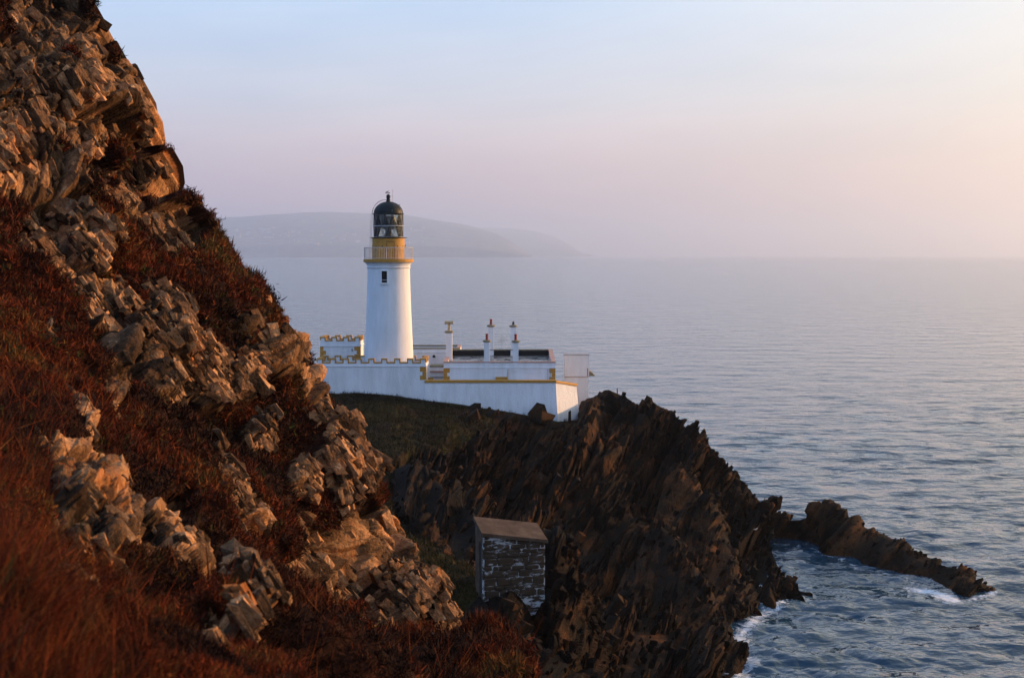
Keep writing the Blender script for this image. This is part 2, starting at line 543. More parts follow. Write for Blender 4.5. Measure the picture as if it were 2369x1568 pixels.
def m_hutstone():
    q = NM('brown rubble stone')
    c = q.ramp(q.noise(1.5, 6, 0.72, q.mapping((0.55, 0.55, 1.9))), [(0.35, (0.036, 0.024, 0.015)), (0.56, (0.055, 0.036, 0.022)), (0.61, (0.36, 0.36, 0.36))])
    return q.set(c, 0.9, q.bump(q.noise(12, 5, 0.7), 0.6, 0.04), 0.15)
def m_hutslab():
    q = NM('weathered concrete slab')
    c = q.ramp(q.noise(1.1, 6, 0.7), [(0.33, (0.045, 0.028, 0.017)), (0.52, (0.085, 0.053, 0.033)), (0.68, (0.13, 0.095, 0.07)), (0.78, (0.2, 0.17, 0.14))])
    return q.set(c, 0.9, q.bump(q.noise(16, 5, 0.7), 0.5, 0.03), 0.15)
def m_farhill():
    q = NM('far fields and cliffs')
    c = q.ramp(q.vor(0.0018, q.mapping((1, 0.4, 1)), out='Color'), [(0.2, (0.10, 0.11, 0.08)), (0.5, (0.16, 0.17, 0.11)), (0.8, (0.22, 0.20, 0.14))])
    c = q.mix(q.ramp(q.noise(0.006, 5, 0.7), [(0.45, 0.0), (0.62, 1.0)]), c, (0.06, 0.06, 0.055))
    return q.set(c, 0.95, None, 0.1)

M = dict(hill=m_hill(), boulder=m_boulder(), slate=m_slate(), loose=m_loose(), headland=m_headland(), heather=m_heather(), grass=m_grass(), sea=m_sea(),
         white=m_white(), harl=m_white('white harled wall', 0.19, 1.0, 1.0), block=m_white('weathered white concrete', 0.2, 0.7, 0.25, (0.80, 0.775, 0.76)),
         ochre=m_plain('ochre paint', (0.46, 0.225, 0.035), 0.6, 0.18), rose=m_plain('faded red coping', (0.42, 0.25, 0.20), 0.8, 0.25),
         stonecap=m_plain('lichened stone cap', (0.22, 0.19, 0.12), 0.9, 0.4, 5), pot=m_plain('terracotta pot', (0.26, 0.05, 0.03), 0.8, 0.3),
         buff=m_plain('buff clay pot', (0.42, 0.33, 0.19), 0.8, 0.25), black=m_plain('black iron', (0.010, 0.010, 0.011), 0.5, 0.2),
         bitumen=m_plain('black bitumen', (0.008, 0.008, 0.008), 0.75, 0.3), steel=m_plain('pale painted steel', (0.55, 0.54, 0.52), 0.5, 0.15),
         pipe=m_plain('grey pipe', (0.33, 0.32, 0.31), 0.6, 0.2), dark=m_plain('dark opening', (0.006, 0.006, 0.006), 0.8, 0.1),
         dome=m_dome(), glass=m_glass(), roof=m_roof(), hutwall=m_hutwall(), hutstone=m_hutstone(), hutslab=m_hutslab(), farhill=m_farhill(),
         rust=m_plain('rust stain', (0.40, 0.12, 0.04), 0.9, 0.4), feather=m_plain('white feathers', (0.75, 0.75, 0.76), 0.8, 0.1),
         darkfeather=m_plain('dark feathers', (0.02, 0.02, 0.022), 0.7, 0.2), beak=m_plain('yellow beak', (0.5, 0.3, 0.03), 0.5, 0.1),
         wallfar=m_plain('pale house wall', (0.48, 0.45, 0.41), 0.9, 0.1), rooffar=m_plain('slate house roof', (0.12, 0.11, 0.11), 0.9, 0.2),
         optic=m_plain('brass and dark optic', (0.035, 0.03, 0.024), 0.3, 0.2, 6, 0.3), timber=m_plain('weathered timber', (0.09, 0.06, 0.04), 0.9, 0.3))

def poly(pts, x):
    p = np.array(pts, float)
    return np.interp(x, p[:, 0], p[:, 1])

# ================================================================== LARGE STRUCTURE
# ------------------------------------------------------------------ hillside
HILL_EDGE = [(-160, 95), (-60, 150), (0, 195), (22, 232), (45, 246), (75, 262), (115, 298), (130, 323), (200, 345), (265, 374), (300, 390), (325, 387),
             (340, 407), (380, 415), (420, 406), (450, 430), (490, 470), (540, 500), (580, 525), (630, 547), (655, 595), (690, 612), (715, 635), (740, 655),
             (775, 658), (800, 690), (840, 718), (880, 740), (900, 752), (930, 772), (970, 800), (985, 828), (1000, 848), (1045, 875), (1090, 880),
             (1140, 900), (1180, 920), (1210, 940), (1270, 955), (1320, 975), (1380, 1002), (1430, 1030), (1500, 1062), (1600, 1100), (1760, 1150)]
HILL_Y = TPS([(0, 1568, 7), (0, 1300, 8.3), (0, 1100, 11), (0, 900, 15.5), (0, 700, 19.5), (0, 530, 22.5), (0, 300, 25.5), (0, 0, 28), (-150, -160, 28), (-150, 700, 18), (-150, 1650, 6.6),
              (300, 1568, 10), (300, 1400, 11), (300, 1250, 13), (300, 1100, 16.5), (300, 900, 21), (300, 700, 24.5), (300, 500, 27.5), (300, 300, 30), (230, 100, 30.5),
              (500, 1568, 13.5), (500, 1400, 15), (550, 1200, 20), (500, 1000, 23.5), (500, 800, 27.5), (500, 640, 30.5),
              (240, 20, 33), (330, 170, 33.5), (390, 330, 34), (415, 400, 34), (500, 560, 34), (600, 670, 34.5), (660, 780, 34.5), (740, 880, 34.5), (800, 980, 34),
              (880, 1080, 33.5), (950, 1250, 32.5), (1030, 1430, 31.5), (1100, 1600, 30), (700, 1568, 22), (700, 1400, 23), (700, 1200, 26), (750, 1050, 30),
              (900, 1568, 27), (900, 1450, 27.5), (850, 1300, 29.5), (1150, 1760, 29)])
OUT = [(60, 130, 200, 110, 60), (180, 230, 200, 75, 60), (210, 90, 70, 50, 20), (320, 190, 90, 45, 65), (350, 290, 70, 45, 55), (370, 390, 60, 50, 70),
       (60, 330, 140, 90, 60), (230, 400, 150, 45, 62), (140, 560, 120, 80, 65), (230, 700, 110, 50, 65), (300, 480, 70, 45, 55), (400, 520, 60, 40, 50),
       (440, 540, 40, 30, 50), (415, 770, 85, 35, 55), (330, 830, 90, 40, 68), (255, 870, 80, 35, 75), (385, 905, 60, 33, 50), (545, 750, 45, 35, 70),
       (600, 840, 75, 40, -25), (650, 830, 75, 22, 75), (690, 900, 85, 25, 65), (720, 960, 60, 22, 60), (545, 880, 60, 16, 55), (530, 1130, 80, 28, 65),
       (560, 1200, 90, 35, 65), (170, 1130, 90, 50, 50), (250, 1160, 60, 35, 50), (300, 1230, 90, 55, 45), (210, 1290, 70, 40, 45), (400, 1170, 40, 34, 60),
       (430, 1290, 60, 45, 60), (845, 1010, 55, 20, 60), (800, 1150, 130, 36, 60), (860, 1250, 130, 45, 60), (930, 1330, 100, 40, 62), (780, 1310, 100, 50, 60),
       (980, 1390, 70, 30, 62), (700, 1330, 60, 36, 40), (650, 1350, 60, 26, 40), (720, 1400, 70, 25, 42), (880, 1410, 80, 50, 60), (925, 1200, 60, 18, 60),
       (90, 800, 30, 22, 60), (160, 960, 60, 18, 65), (600, 1000, 40, 14, 50), (130, 1220, 60, 30, 55)]
def outcrop(px, py, lst):
    m = np.full(px.shape, -1.0)
    for cx, cy, a, b, t in lst:
        c, s = cos(radians(t)), sin(radians(t))
        u = ((px - cx) * c + (py - cy) * s) / a
        v = (-(px - cx) * s + (py - cy) * c) / (b * 1.25)
        m = np.maximum(m, 1 - np.sqrt(u * u + v * v))
    return m
def bed(Gp, ang, su, sv, sw):                        # stretch space along the bedding (angle below the horizontal, down to the right)
    c, s = cos(radians(ang)), sin(radians(ang))
    x, y, z = Gp[..., 0], Gp[..., 1], Gp[..., 2]
    return np.stack([(x * c - z * s) / su, (x * s + z * c) / sv, y / sw], -1)
def blocky(Gp, ang, size, s, cw=0.09, tone=False):
    q = bed(Gp, ang, size * 1.6, size * 0.8, size * 2.2)
    wob = np.stack([vnoise(q[..., 0] * 1.3, q[..., 1] * 1.3, q[..., 2] * 1.3, s + k) for k in (1, 2, 3)], -1) * 0.25
    f1, f2, r, fc = voro(q + wob * 0.6, s)
    crack = np.clip((f2 - f1) / cw, 0, 1)
    h = (r - 0.5) * 0.8 + (crack - 1) * 0.38 + fc * 0.95
    return (h, (r * 13.7) % 1.0) if tone else h

rows = np.arange(-160, 1760, 2.5)
edge = poly(HILL_EDGE, rows)
u = np.linspace(0, 1, 330) ** 0.9
PXg = -150 + (edge[:, None] + 150) * u[None]
PYg = np.repeat(rows[:, None], len(u), 1)
Yg = HILL_Y(PXg, PYg)
G0 = P(PXg, PYg, Yg)
nrm = gnormals(G0)
if (nrm[:, :, 1].mean() > 0):
    nrm = -nrm
om = outcrop(PXg, PYg, OUT + [(575, 1200, 130, 34, 65), (430, 810, 120, 34, 56), (640, 1300, 70, 26, 50), (760, 1000, 70, 22, 62), (255, 950, 70, 26, 70), (480, 660, 60, 16, 40), (700, 1110, 40, 14, 60)])
om = np.where(om > 0, om * 1.7 + 0.08, om)
up = sstep(720, 430, PYg) * sstep(480, 250, PXg)
rk = om + 0.55 * fbm(G0, 0.6, 5, 3) + 0.30 * up + 0.13
streak = fbm(bed(G0, 57, 2.6, 0.75, 1.8), 1.0, 3, 21)    # heather gullies running down the slope
rk = rk - sstep(0.08, 0.42, streak) * (0.26 + 0.8 * up)
SG = np.stack([PXg * 27 / FD, 0.25 * fbm(G0, .5, 2, 30), -PYg * 27 / FD], -1)   # the slope's own surface coordinates
mc = voro(bed(SG, 57, 1.1, 0.5, 0.8), 31)[2]
mc2 = voro(bed(SG, 57, 0.4, 0.2, 0.3), 32)[2]
rk = rk + 0.5 * (mc - 0.5) + 0.28 * (mc2 - 0.5) + 0.28 * fbm(SG, 1.8, 3, 33)
rock = sstep(-0.03, 0.06, rk)
scale = np.clip(Yg / 27.0, 0.25, 1.2)
SW = SG + 0.10 * np.stack([fbm(SG, 1.1, 2, 34), fbm(SG, 1.1, 2, 35), fbm(SG, 1.1, 2, 36)], -1)
h1, t1 = blocky(SW, 57, 1.0, 6, 0.10, True)
h2, t2 = blocky(SW, 47, 0.44, 7, 0.09, True)
h3, t3 = blocky(SG, 57, 0.2, 17, 0.09, True)
hr = (0.85 * blocky(SW, 57, 2.6, 5, 0.16) + 0.50 * h1 + 0.20 * h2 + 0.10 * h3 + 0.045 * blocky(SG, 57, 0.1, 18)) * np.clip(Yg / 27, .25, 1.2)
tone = np.clip(0.30 * t1 + 0.35 * t2 + 0.35 * t3 + 0.22 * fbm(G0, .35, 3, 37), 0, 1)
hh = 0.26 * fbm(G0, 0.8, 4, 9) + 0.14 * fbm(G0, 2.6, 3, 10)
big = 0.5 * fbm(G0, 0.16, 3, 12)
H = big * np.clip(Yg / 30, 0.2, 1) + rock * (hr + 0.10 * scale + 0.20 * scale * np.clip(rk, 0, 1)) + (1 - rock) * hh * np.clip(Yg / 20, 0.3, 1)
Hedge = sstep(1.0, 0.95, u)[None] * 0.3 + 0.7           # keep the outline where it stands
def soft(a):                                         # take the saw-teeth off the relief
    p = np.pad(a, 1, mode='edge')
    p = (p[:-2] + 2 * p[1:-1] + p[2:]) / 4
    return (p[:, :-2] + 2 * p[:, 1:-1] + p[:, 2:]) / 4
H = H - 0.25 * sstep(0.85, 1.0, u)[None] * rock
H = 0.5 * H + 0.5 * soft(H)
G1 = G0 + nrm * (H * Hedge)[..., None]
last = G1[:, -1:]
wrap = np.concatenate([last + np.array([-0.10 * k * k, 1.5 * k, -0.35 * k])[None, None] for k in range(1, 8)], 1)
GH = np.concatenate([G1, wrap], 1)
veg = np.concatenate([1 - rock, np.repeat((1 - rock)[:, -1:], 7, 1)], 1)
hillside = grid_obj('hillside', GH, M['hill'], attrs={'veg': veg, 'tone': np.concatenate([tone, np.repeat(tone[:, -1:], 7, 1)], 1)})
tag(hillside, 'steep rocky hillside of tan crags and red heather falling toward the sea', 'hillside', kind='structure')

# ------------------------------------------------------------------ near heather bank
BANK_TOP = [(-160, 1190), (0, 1230), (150, 1330), (300, 1385), (420, 1380), (500, 1340), (590, 1297), (640, 1330), (700, 1372), (800, 1442), (860, 1472), (900, 1452),
            (960, 1436), (1010, 1450), (1050, 1462), (1090, 1444), (1130, 1442), (1170, 1464), (1200, 1500), (1220, 1540), (1235, 1600), (1260, 1800), (1300, 2100)]
BANK_Y = TPS([(-150, 1190, 7.2), (0, 1230, 7), (0, 1400, 6), (0, 1568, 5.2), (0, 2100, 3.2), (300, 1380, 9), (300, 1568, 6.6), (300, 2100, 3.8), (590, 1297, 13.5),
              (590, 1420, 11), (590, 1568, 8.5), (590, 2100, 4.6), (700, 1365, 15), (800, 1440, 17), (800, 1568, 12.5), (860, 1470, 19), (960, 1435, 22.5), (960, 1568, 16.5),
              (900, 2100, 6.5), (1090, 1442, 23.5), (1100, 1568, 18), (1200, 1500, 22), (1235, 1600, 19), (1300, 2100, 11), (1050, 1460, 22)])
BOUT = [(545, 1330, 55, 26, 80), (585, 1400, 55, 26, 85), (530, 1440, 45, 22, 70), (200, 1330, 50, 26, 45), (1000, 1470, 14, 8, 60)]
bx = np.linspace(-150, 1300, 420)
top = poly(BANK_TOP, bx)
v = np.linspace(0, 1, 150) ** 1.6
PXb = np.repeat(bx[None], len(v), 0)
PYb = top[None] + (2100 - top[None]) * v[:, None]
Yb = BANK_Y(PXb, PYb)
B0 = P(PXb, PYb, Yb)
nb = gnormals(B0)
if nb[..., 2].mean() < 0:
    nb = -nb
SB = np.stack([PXb * 12 / FD, 0.1 * fbm(B0, .8, 2, 38), -PYb * 12 / FD], -1)
bo = outcrop(PXb, PYb, BOUT) + 0.3 * fbm(B0, 1.6, 4, 40) + 0.3 * (voro(bed(SB, 60, .3, .14, .4), 39)[2] - 0.5) - 0.02
brock = sstep(0.0, 0.15, bo)
bh = (1 - brock) * (0.42 * fbm(B0, 0.7, 3, 41) + 0.14 * fbm(B0, 2.0, 3, 42)) + brock * (0.06 + 0.24 * blocky(SB, 62, 0.6, 43, .14) + 0.14 * blocky(SB, 58, 0.27, 44) + 0.065 * blocky(SB, 60, 0.12, 45) + 0.03 * blocky(SB, 60, 0.05, 46))
bh = bh * np.clip(Yb / 14, 0.35, 1) * (0.3 + 0.7 * sstep(0, 0.06, v))[:, None]
B1 = B0 + nb * bh[..., None]
back = np.stack([B1[0] + np.array([-0.1, 0.8 * k, -0.25 * k * k]) * np.clip(Yb[0] / 15, 0.4, 1.5)[:, None] for k in range(4, 0, -1)], 0)
GB = np.concatenate([back, B1], 0)
bveg = np.concatenate([np.repeat((1 - brock)[:1], 4, 0), 1 - brock], 0)
bank = grid_obj('heather_bank', GB, M['hill'], attrs={'veg': bveg, 'tone': np.clip(0.5 + 0.5 * fbm(GB, 2.5, 3, 47), 0, 1)}, flip=True)
tag(bank, 'near bank of red heather and dry grass below the rocky hillside', 'bank', kind='structure')

# ------------------------------------------------------------------ headland
HEAD_TOP = [(690, 900), (780, 911), (830, 909), (900, 915), (1000, 930), (1090, 945), (1140, 948), (1220, 962), (1285, 974), (1338, 972), (1343, 930), (1380, 919), (1400, 908),
            (1445, 912), (1470, 932), (1500, 934), (1560, 952), (1590, 985), (1610, 990), (1650, 1040), (1690, 1085), (1720, 1120), (1760, 1162), (1776, 1200), (1783, 1270),
            (1805, 1325), (1828, 1368), (1840, 1400)]
HEAD_Y = TPS([(690, 900, 147), (780, 912, 145.6), (900, 915, 145.2), (1000, 930, 145), (1140, 950, 145), (1285, 974, 145.2), (1340, 970, 148), (1343, 930, 160), (1380, 919, 159), (1400, 908, 156), (1445, 912, 151), (1370, 962, 147.5), (1420, 965, 146),
              (1500, 934, 147), (1590, 985, 145), (1650, 1040, 143), (1700, 1100, 141), (1760, 1162, 139), (1783, 1270, 133), (1828, 1368, 119), (1840, 1400, 118),
              (700, 1000, 132), (900, 1000, 130), (930, 1060, 119), (1050, 1000, 131), (1150, 990, 137), (1230, 1000, 139), (900, 1150, 103), (950, 1250, 92), (1000, 1340, 82), (800, 1200, 96),
              (1050, 1400, 78), (1115, 1365, 77.5), (1200, 1380, 76.3), (1300, 1568, 68), (1050, 1568, 66), (1200, 1480, 72.5), (850, 1568, 66), (1100, 2000, 52), (700, 2000, 50),
              (1060, 1060, 128), (1120, 1150, 122), (1180, 1030, 134), (1200, 1190, 124), (1300, 1030, 139), (1300, 1180, 127), (1310, 1330, 117), (1400, 1000, 141),
              (1400, 1200, 130), (1400, 1400, 106), (1400, 1568, 84), (1500, 1020, 143), (1500, 1200, 131), (1500, 1400, 108), (1500, 1568, 87), (1600, 1100, 139),
              (1600, 1300, 124), (1600, 1480, 101), (1640, 1600, 92), (1700, 1220, 134), (1700, 1350, 120), (1750, 1420, 113), (1750, 1560, 118), (1600, 2000, 66), (1840, 1600, 119)])
hx = np.unique(np.concatenate([np.arange(690, 1770, 1.9), np.arange(1765, 1841, 1.2)]))
top = poly(HEAD_TOP, hx)
v = np.linspace(0, 1, 400) ** 1.15
bot = np.interp(hx, [690, 1600, 1840], [1800, 1800, 1650])
PXh = np.repeat(hx[None], len(v), 0)
PYh = top[None] + (bot[None] - top[None]) * v[:, None]
Yh = HEAD_Y(PXh, PYh)
D0 = P(PXh, PYh, Yh)
nd = gnormals(D0)
if nd[..., 1].mean() > 0:
    nd = -nd
TURF = [(720, 900), (1090, 930), (1130, 950), (1150, 975), (1100, 1010), (1040, 1050), (960, 1040), (905, 1075), (900, 1140), (930, 1200), (1010, 1260), (1095, 1290), (1110, 1365),
        (1060, 1440), (1000, 1430), (960, 1600), (680, 1600), (680, 900)]
def inside(px, py, pl):
    r = np.zeros(px.shape, bool)
    j = len(pl) - 1
    for i in range(len(pl)):
        xi, yi = pl[i]; xj, yj = pl[j]
        if yi != yj:
            r ^= ((yi > py) != (yj > py)) & (px < (xj - xi) * (py - yi) / (yj - yi) + xi)
        j = i
    return r
tm = inside(PXh, PYh, TURF).astype(float)
for _ in range(8):                                    # soften the turf border
    tm = (tm + np.roll(tm, 2, 0) + np.roll(tm, -2, 0) + np.roll(tm, 2, 1) + np.roll(tm, -2, 1)) / 5
strip = sstep(14, 4, PYh - top[None]) * sstep(1345, 1330, PXh)
turf = np.clip(tm + 0.25 * fbm(D0, 0.45, 4, 60) * (tm > 0.02) + 0.5 * strip, 0, 1)
def strata(Gp, s, ang=64, thick=0.55):
    """steeply dipping slabs: steps across the beds, long along them; also gives each bed its own tone"""
    ax_, ay_ = project(Gp)
    Gp = np.stack([ax_ * 125 / FD, Gp[..., 1] * 0.12, -ay_ * 125 / FD], -1)
    wob = 2.4 * fbm(Gp, 0.07, 3, s)[..., None] * np.array([1.0, 0.6, 0.35])
    q = bed(Gp + wob, -ang, thick * 7.0, thick, thick * 4.5)
    f1, f2, r, fc = voro(q, s + 1)
    a = (r - 0.5) + fc * 0.7 + (sstep(0, 0.2, f2 - f1) - 1) * 0.35
    q2 = bed(Gp + wob, -ang, thick * 2.6, thick * 0.36, thick * 1.6)
    f1, f2, r2, fc = voro(q2, s + 2)
    b = (r2 - 0.5) + fc * 0.7 + (sstep(0, 0.2, f2 - f1) - 1) * 0.4
    q3 = bed(Gp + wob, -ang, 15.0, 4.2, 7.5)
    f1, f2, r3, fc = voro(q3, s + 3)
    c = fc * 1.25 + (r3 - 0.5) * 0.9 + (np.clip((f2 - f1) / 0.16, 0, 1) - 1) * 1.0
    q4 = bed(Gp + wob, -ang, 6.0, 1.3, 3.2)
    f1, f2, r4, fc = voro(q4, s + 6)
    d = fc * 1.0 + (r4 - 0.5) * 0.8 + (np.clip((f2 - f1) / 0.14, 0, 1) - 1) * 1.0
    lay = bed(Gp + wob, -ang, 1.0, 1.0, 1.0)[..., 1] / (thick * 0.8) + 0.7 * fbm(Gp, 0.5, 3, s + 8)
    saw = (lay - np.floor(lay)) ** 2
    rough = 0.6 + 0.6 * sstep(-0.25, 0.35, fbm(Gp, 0.16, 3, s + 9))
    tone = np.clip(0.45 * ((r4 * 9.7) % 1) + 0.35 * ((r * 11.3) % 1) + 0.2 * ((r2 * 7.7) % 1) + 0.3 * fbm(Gp, .12, 3, s + 12), 0, 1)
    h = 1.9 * c + 0.75 * d + (1.0 * thick * a + 0.55 * thick * b + 0.5 * thick * saw) * rough + 0.2 * fbm(Gp, 0.35, 4, s + 4) + 0.08 * fbm(Gp, 2.2, 3, s + 5)
    return h, tone
st, dtone = strata(D0, 70)
edge_keep = 0.30 + 0.70 * sstep(0, 26, PYh - top[None])
wallzone = sstep(1350, 1335, PXh)
edge_keep = edge_keep * (1 - wallzone) + wallzone * sstep(2, 40, PYh - top[None])
calm = sstep(1020, 1060, PXh) * sstep(1345, 1300, PXh) * sstep(1290, 1340, PYh)
st = st * (1 - 0.92 * calm)
low = sstep(1250, 1320, PXh) * sstep(1330, 1420, PYh)
st = st * (1 - low) + low * (np.maximum(st, -0.6) + 0.3)
shore = sstep(1560, 1700, PXh)
st = st * (1 - shore) + shore * (np.maximum(st, -0.4) + 0.45)
hd = (1 - turf) * st * edge_keep + turf * (0.35 * fbm(D0, 0.25, 4, 80) + 0.16 * fbm(D0, 0.9, 3, 81)) * edge_keep
nf = nd.copy(); nf[..., 1] = np.minimum(nf[..., 1], -0.25); nf /= np.linalg.norm(nf, axis=-1, keepdims=True)
D1 = D0 + nf * hd[..., None]
back = []
for k in range(6, 0, -1):
    q = D1[0].copy()
    sk = sstep(1335, 1350, hx)
    q[:, 1] += k * (4.5 * (1 - sk) + 1.2 * sk)
    q[:, 2] -= sk * (0.5 * k * k) + (1 - sk) * 0.05
    q[:, 0] += sk * 0.2 * k
    back.append(q)
GD = np.concatenate([np.stack(back, 0), D1], 0)
dveg = np.concatenate([np.repeat(turf[:1], 6, 0), turf], 0)
headland = grid_obj('headland', GD, M['headland'], attrs={'veg': dveg, 'tone': np.concatenate([np.repeat(dtone[:1], 6, 0), dtone], 0)}, flip=True)
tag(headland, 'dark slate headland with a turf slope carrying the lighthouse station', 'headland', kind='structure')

LOFTS = []
def loft(guides, nu, nv, mat, name, parent, s, ang=64, thick=0.5, amp=1.0, edge=0.6, bias=0.0):
    """surface through guide lines, each a list of places; displaced by slab relief"""
    L = []
    for g in guides:
        g = np.array(g, float)
        d = np.concatenate([[0], np.cumsum(np.linalg.norm(np.diff(g, axis=0), axis=1))])
        t = np.linspace(0, d[-1], nu)
        L.append(np.stack([np.interp(t, d, g[:, k]) for k in range(3)], -1))
    L = np.array(L)
    K = len(L)
    t = np.linspace(0, K - 1, nv)
    i = np.clip(t.astype(int), 0, K - 2)
    f = (t - i)[:, None, None]
    p0, p1, p2, p3 = L[np.clip(i - 1, 0, K - 1)], L[i], L[i + 1], L[np.clip(i + 2, 0, K - 1)]
    Gq = 0.5 * (2 * p1 + (p2 - p0) * f + (2 * p0 - 5 * p1 + 4 * p2 - p3) * f ** 2 + (3 * p1 - p0 - 3 * p2 + p3) * f ** 3)
    n = gnormals(Gq)
    c = Gq[:, :].mean((0, 1))
    if (n * (Gq - c)).sum(-1).mean() < 0:
        n = -n
    h, tn_ = strata(Gq, s, ang, thick)
    h = np.maximum(h * amp, -0.4) + bias
    un = np.linspace(0, 1, nu)
    h = h * (edge + (1 - edge) * (sstep(0, .06, un) * sstep(1, .94, un)))[None]
    G = Gq + n * h[..., None]
    LOFTS.append((G, n))
    return grid_obj(name, G, mat, parent, attrs={'tone': tn_})
def pts(l):
    return [P(a, b, c) for a, b, c in l]
def off(l, d):
    return [np.asarray(p) + np.array(d) for p in l]

# crag ridge in the shade beside the gully
c1 = pts([(880, 1120, 117), (905, 1078, 116), (945, 1060, 115), (985, 1078, 112), (1020, 1105, 109), (1055, 1135, 106), (1095, 1165, 102), (1115, 1200, 97), (1125, 1260, 92)])
f1 = pts([(885, 1150, 110), (905, 1130, 109), (945, 1125, 108), (980, 1150, 105), (1015, 1185, 102), (1050, 1215, 99), (1085, 1240, 95), (1105, 1270, 92), (1120, 1300, 88)])
g1 = pts([(890, 1190, 104), (905, 1185, 102), (935, 1195, 100), (970, 1225, 97), (1005, 1255, 94), (1040, 1275, 91), (1075, 1300, 88), (1100, 1330, 84), (1115, 1360, 80)])
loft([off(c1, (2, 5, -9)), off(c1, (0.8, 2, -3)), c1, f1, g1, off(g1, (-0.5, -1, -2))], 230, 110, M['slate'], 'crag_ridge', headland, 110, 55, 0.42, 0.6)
# rib of rock beside the hut
c2 = pts([(1255, 1235, 84), (1285, 1215, 84), (1320, 1250, 83), (1345, 1310, 82), (1362, 1390, 81), (1375, 1470, 80), (1390, 1570, 78), (1410, 1700, 74)])
f2 = pts([(1240, 1300, 81), (1270, 1285, 80.5), (1295, 1320, 79.5), (1310, 1370, 78.5), (1322, 1430, 77.5), (1330, 1500, 76.5), (1335, 1580, 75), (1340, 1700, 72)])
g2 = pts([(1235, 1400, 77), (1262, 1380, 76), (1275, 1395, 75.5), (1282, 1420, 75), (1288, 1470, 74), (1290, 1530, 73), (1290, 1600, 71), (1290, 1700, 69)])
loft([off(c2, (3.2, 4, -14)), off(c2, (1.6, 2, -5)), c2, f2, g2, off(g2, (-0.4, -0.5, -2))], 240, 110, M['slate'], 'rock_rib', headland, 130, 66, 0.4, 0.26)
# spur running down to the water below the saddle
c3 = pts([(1490, 1230, 124), (1530, 1212, 122), (1565, 1240, 119), (1600, 1290, 115), (1635, 1345, 111), (1662, 1400, 107.5), (1690, 1460, 104)]) + [onz(1722, 1518, 0.2), onz(1740, 1545, -1.5)]
f3 = pts([(1460, 1300, 119), (1500, 1290, 117), (1530, 1330, 113), (1555, 1390, 109), (1585, 1440, 105.5), (1615, 1490, 102)]) + [onz(1655, 1540, 0.4), onz(1690, 1560, 0.0), onz(1712, 1572, -1.5)]
g3 = pts([(1420, 1420, 110), (1455, 1430, 108), (1480, 1480, 104), (1510, 1530, 100), (1540, 1570, 97)]) + [onz(1585, 1590, 0.4), onz(1620, 1600, -0.2), onz(1650, 1605, -1), onz(1680, 1610, -1.5)]
loft([off(c3, (5, 3, -16)), off(c3, (2.2, 1.5, -5)), c3, f3, g3, off(g3, (-1, -3, -5))], 280, 140, M['slate'], 'rock_spur', headland, 150, 62, 0.5, 0.5, 0.6, 0.25)
# spur behind it
c4 = pts([(1560, 1080, 138), (1610, 1110, 135), (1650, 1180, 130), (1680, 1240, 125.5), (1705, 1300, 121), (1728, 1350, 117)]) + [onz(1752, 1412, 0.3), onz(1765, 1430, -1.5)]
f4 = pts([(1530, 1150, 133), (1575, 1180, 130), (1610, 1250, 125), (1640, 1310, 120), (1665, 1360, 116.5)]) + [onz(1700, 1415, 0.6), onz(1725, 1428, 0.0), onz(1740, 1440, -1.5)]
g4 = pts([(1500, 1250, 126), (1540, 1270, 124), (1575, 1330, 119), (1605, 1380, 115), (1630, 1420, 112)]) + [onz(1665, 1440, 0.2), onz(1690, 1448, -0.6), onz(1700, 1455, -1.5)]
loft([off(c4, (5, 3, -16)), off(c4, (2.2, 1.5, -5)), c4, f4, g4, off(g4, (-1, -2, -5))], 260, 120, M['slate'], 'rock_spur', headland, 170, 62, 0.5, 0.5, 0.6, 0.25)
# buttress below the wall's corner
c5 = pts([(1270, 985, 143), (1310, 990, 142), (1350, 985, 142), (1395, 1000, 140), (1420, 1060, 136), (1445, 1140, 131), (1475, 1230, 125), (1500, 1320, 119)])
f5 = pts([(1225, 1020, 139), (1262, 1040, 137), (1290, 1060, 136), (1320, 1100, 133), (1345, 1160, 129), (1365, 1230, 124.5), (1390, 1310, 119), (1410, 1380, 113.5)])
g5 = pts([(1200, 1120, 131), (1225, 1140, 129.5), (1245, 1170, 127.5), (1270, 1210, 124.5), (1290, 1260, 121), (1305, 1320, 117), (1325, 1380, 112.5), (1345, 1440, 108)])
loft([off(c5, (5, 4, -12)), off(c5, (2, 1.5, -3.5)), c5, f5, g5, off(g5, (-1, -1, -5))], 260, 140, M['slate'], 'rock_buttress', headland, 190, 60, 0.55, 0.6)

# ------------------------------------------------------------------ reef
rc = pts([(1760, 1215, 141.5), (1790, 1188, 141), (1812, 1192, 141), (1828, 1205, 140.5), (1852, 1203, 140), (1866, 1198, 139.5), (1878, 1176, 138.5), (1915, 1172, 137.5), (1942, 1180, 136.5),
          (1965, 1200, 135.5), (2005, 1222, 133.5), (2050, 1238, 131.5), (2085, 1258, 129.5), (2125, 1282, 127.5), (2165, 1297, 126), (2190, 1322, 124.5), (2215, 1324, 123), (2240, 1322, 122), (2255, 1345, 120.5)])
rc += [onz(2282, 1366, 0.1), onz(2300, 1372, -1.2)]
rw = [onz(a, b, -0.3) for a, b in [(1755, 1250), (1800, 1252), (1850, 1252), (1880, 1265), (1920, 1282), (1980, 1306), (2040, 1322), (2100, 1338), (2150, 1352), (2200, 1372), (2238, 1388), (2285, 1374), (2305, 1378)]]
rm = [(np.array(a) * 0.5 + np.array(b) * 0.5) + np.array([0, -0.2, 0.45]) for a, b in zip(
      [rc[0], rc[1], rc[3], rc[5], rc[7], rc[9], rc[10], rc[11], rc[13], rc[15], rc[17], rc[18], rc[20]], rw)]
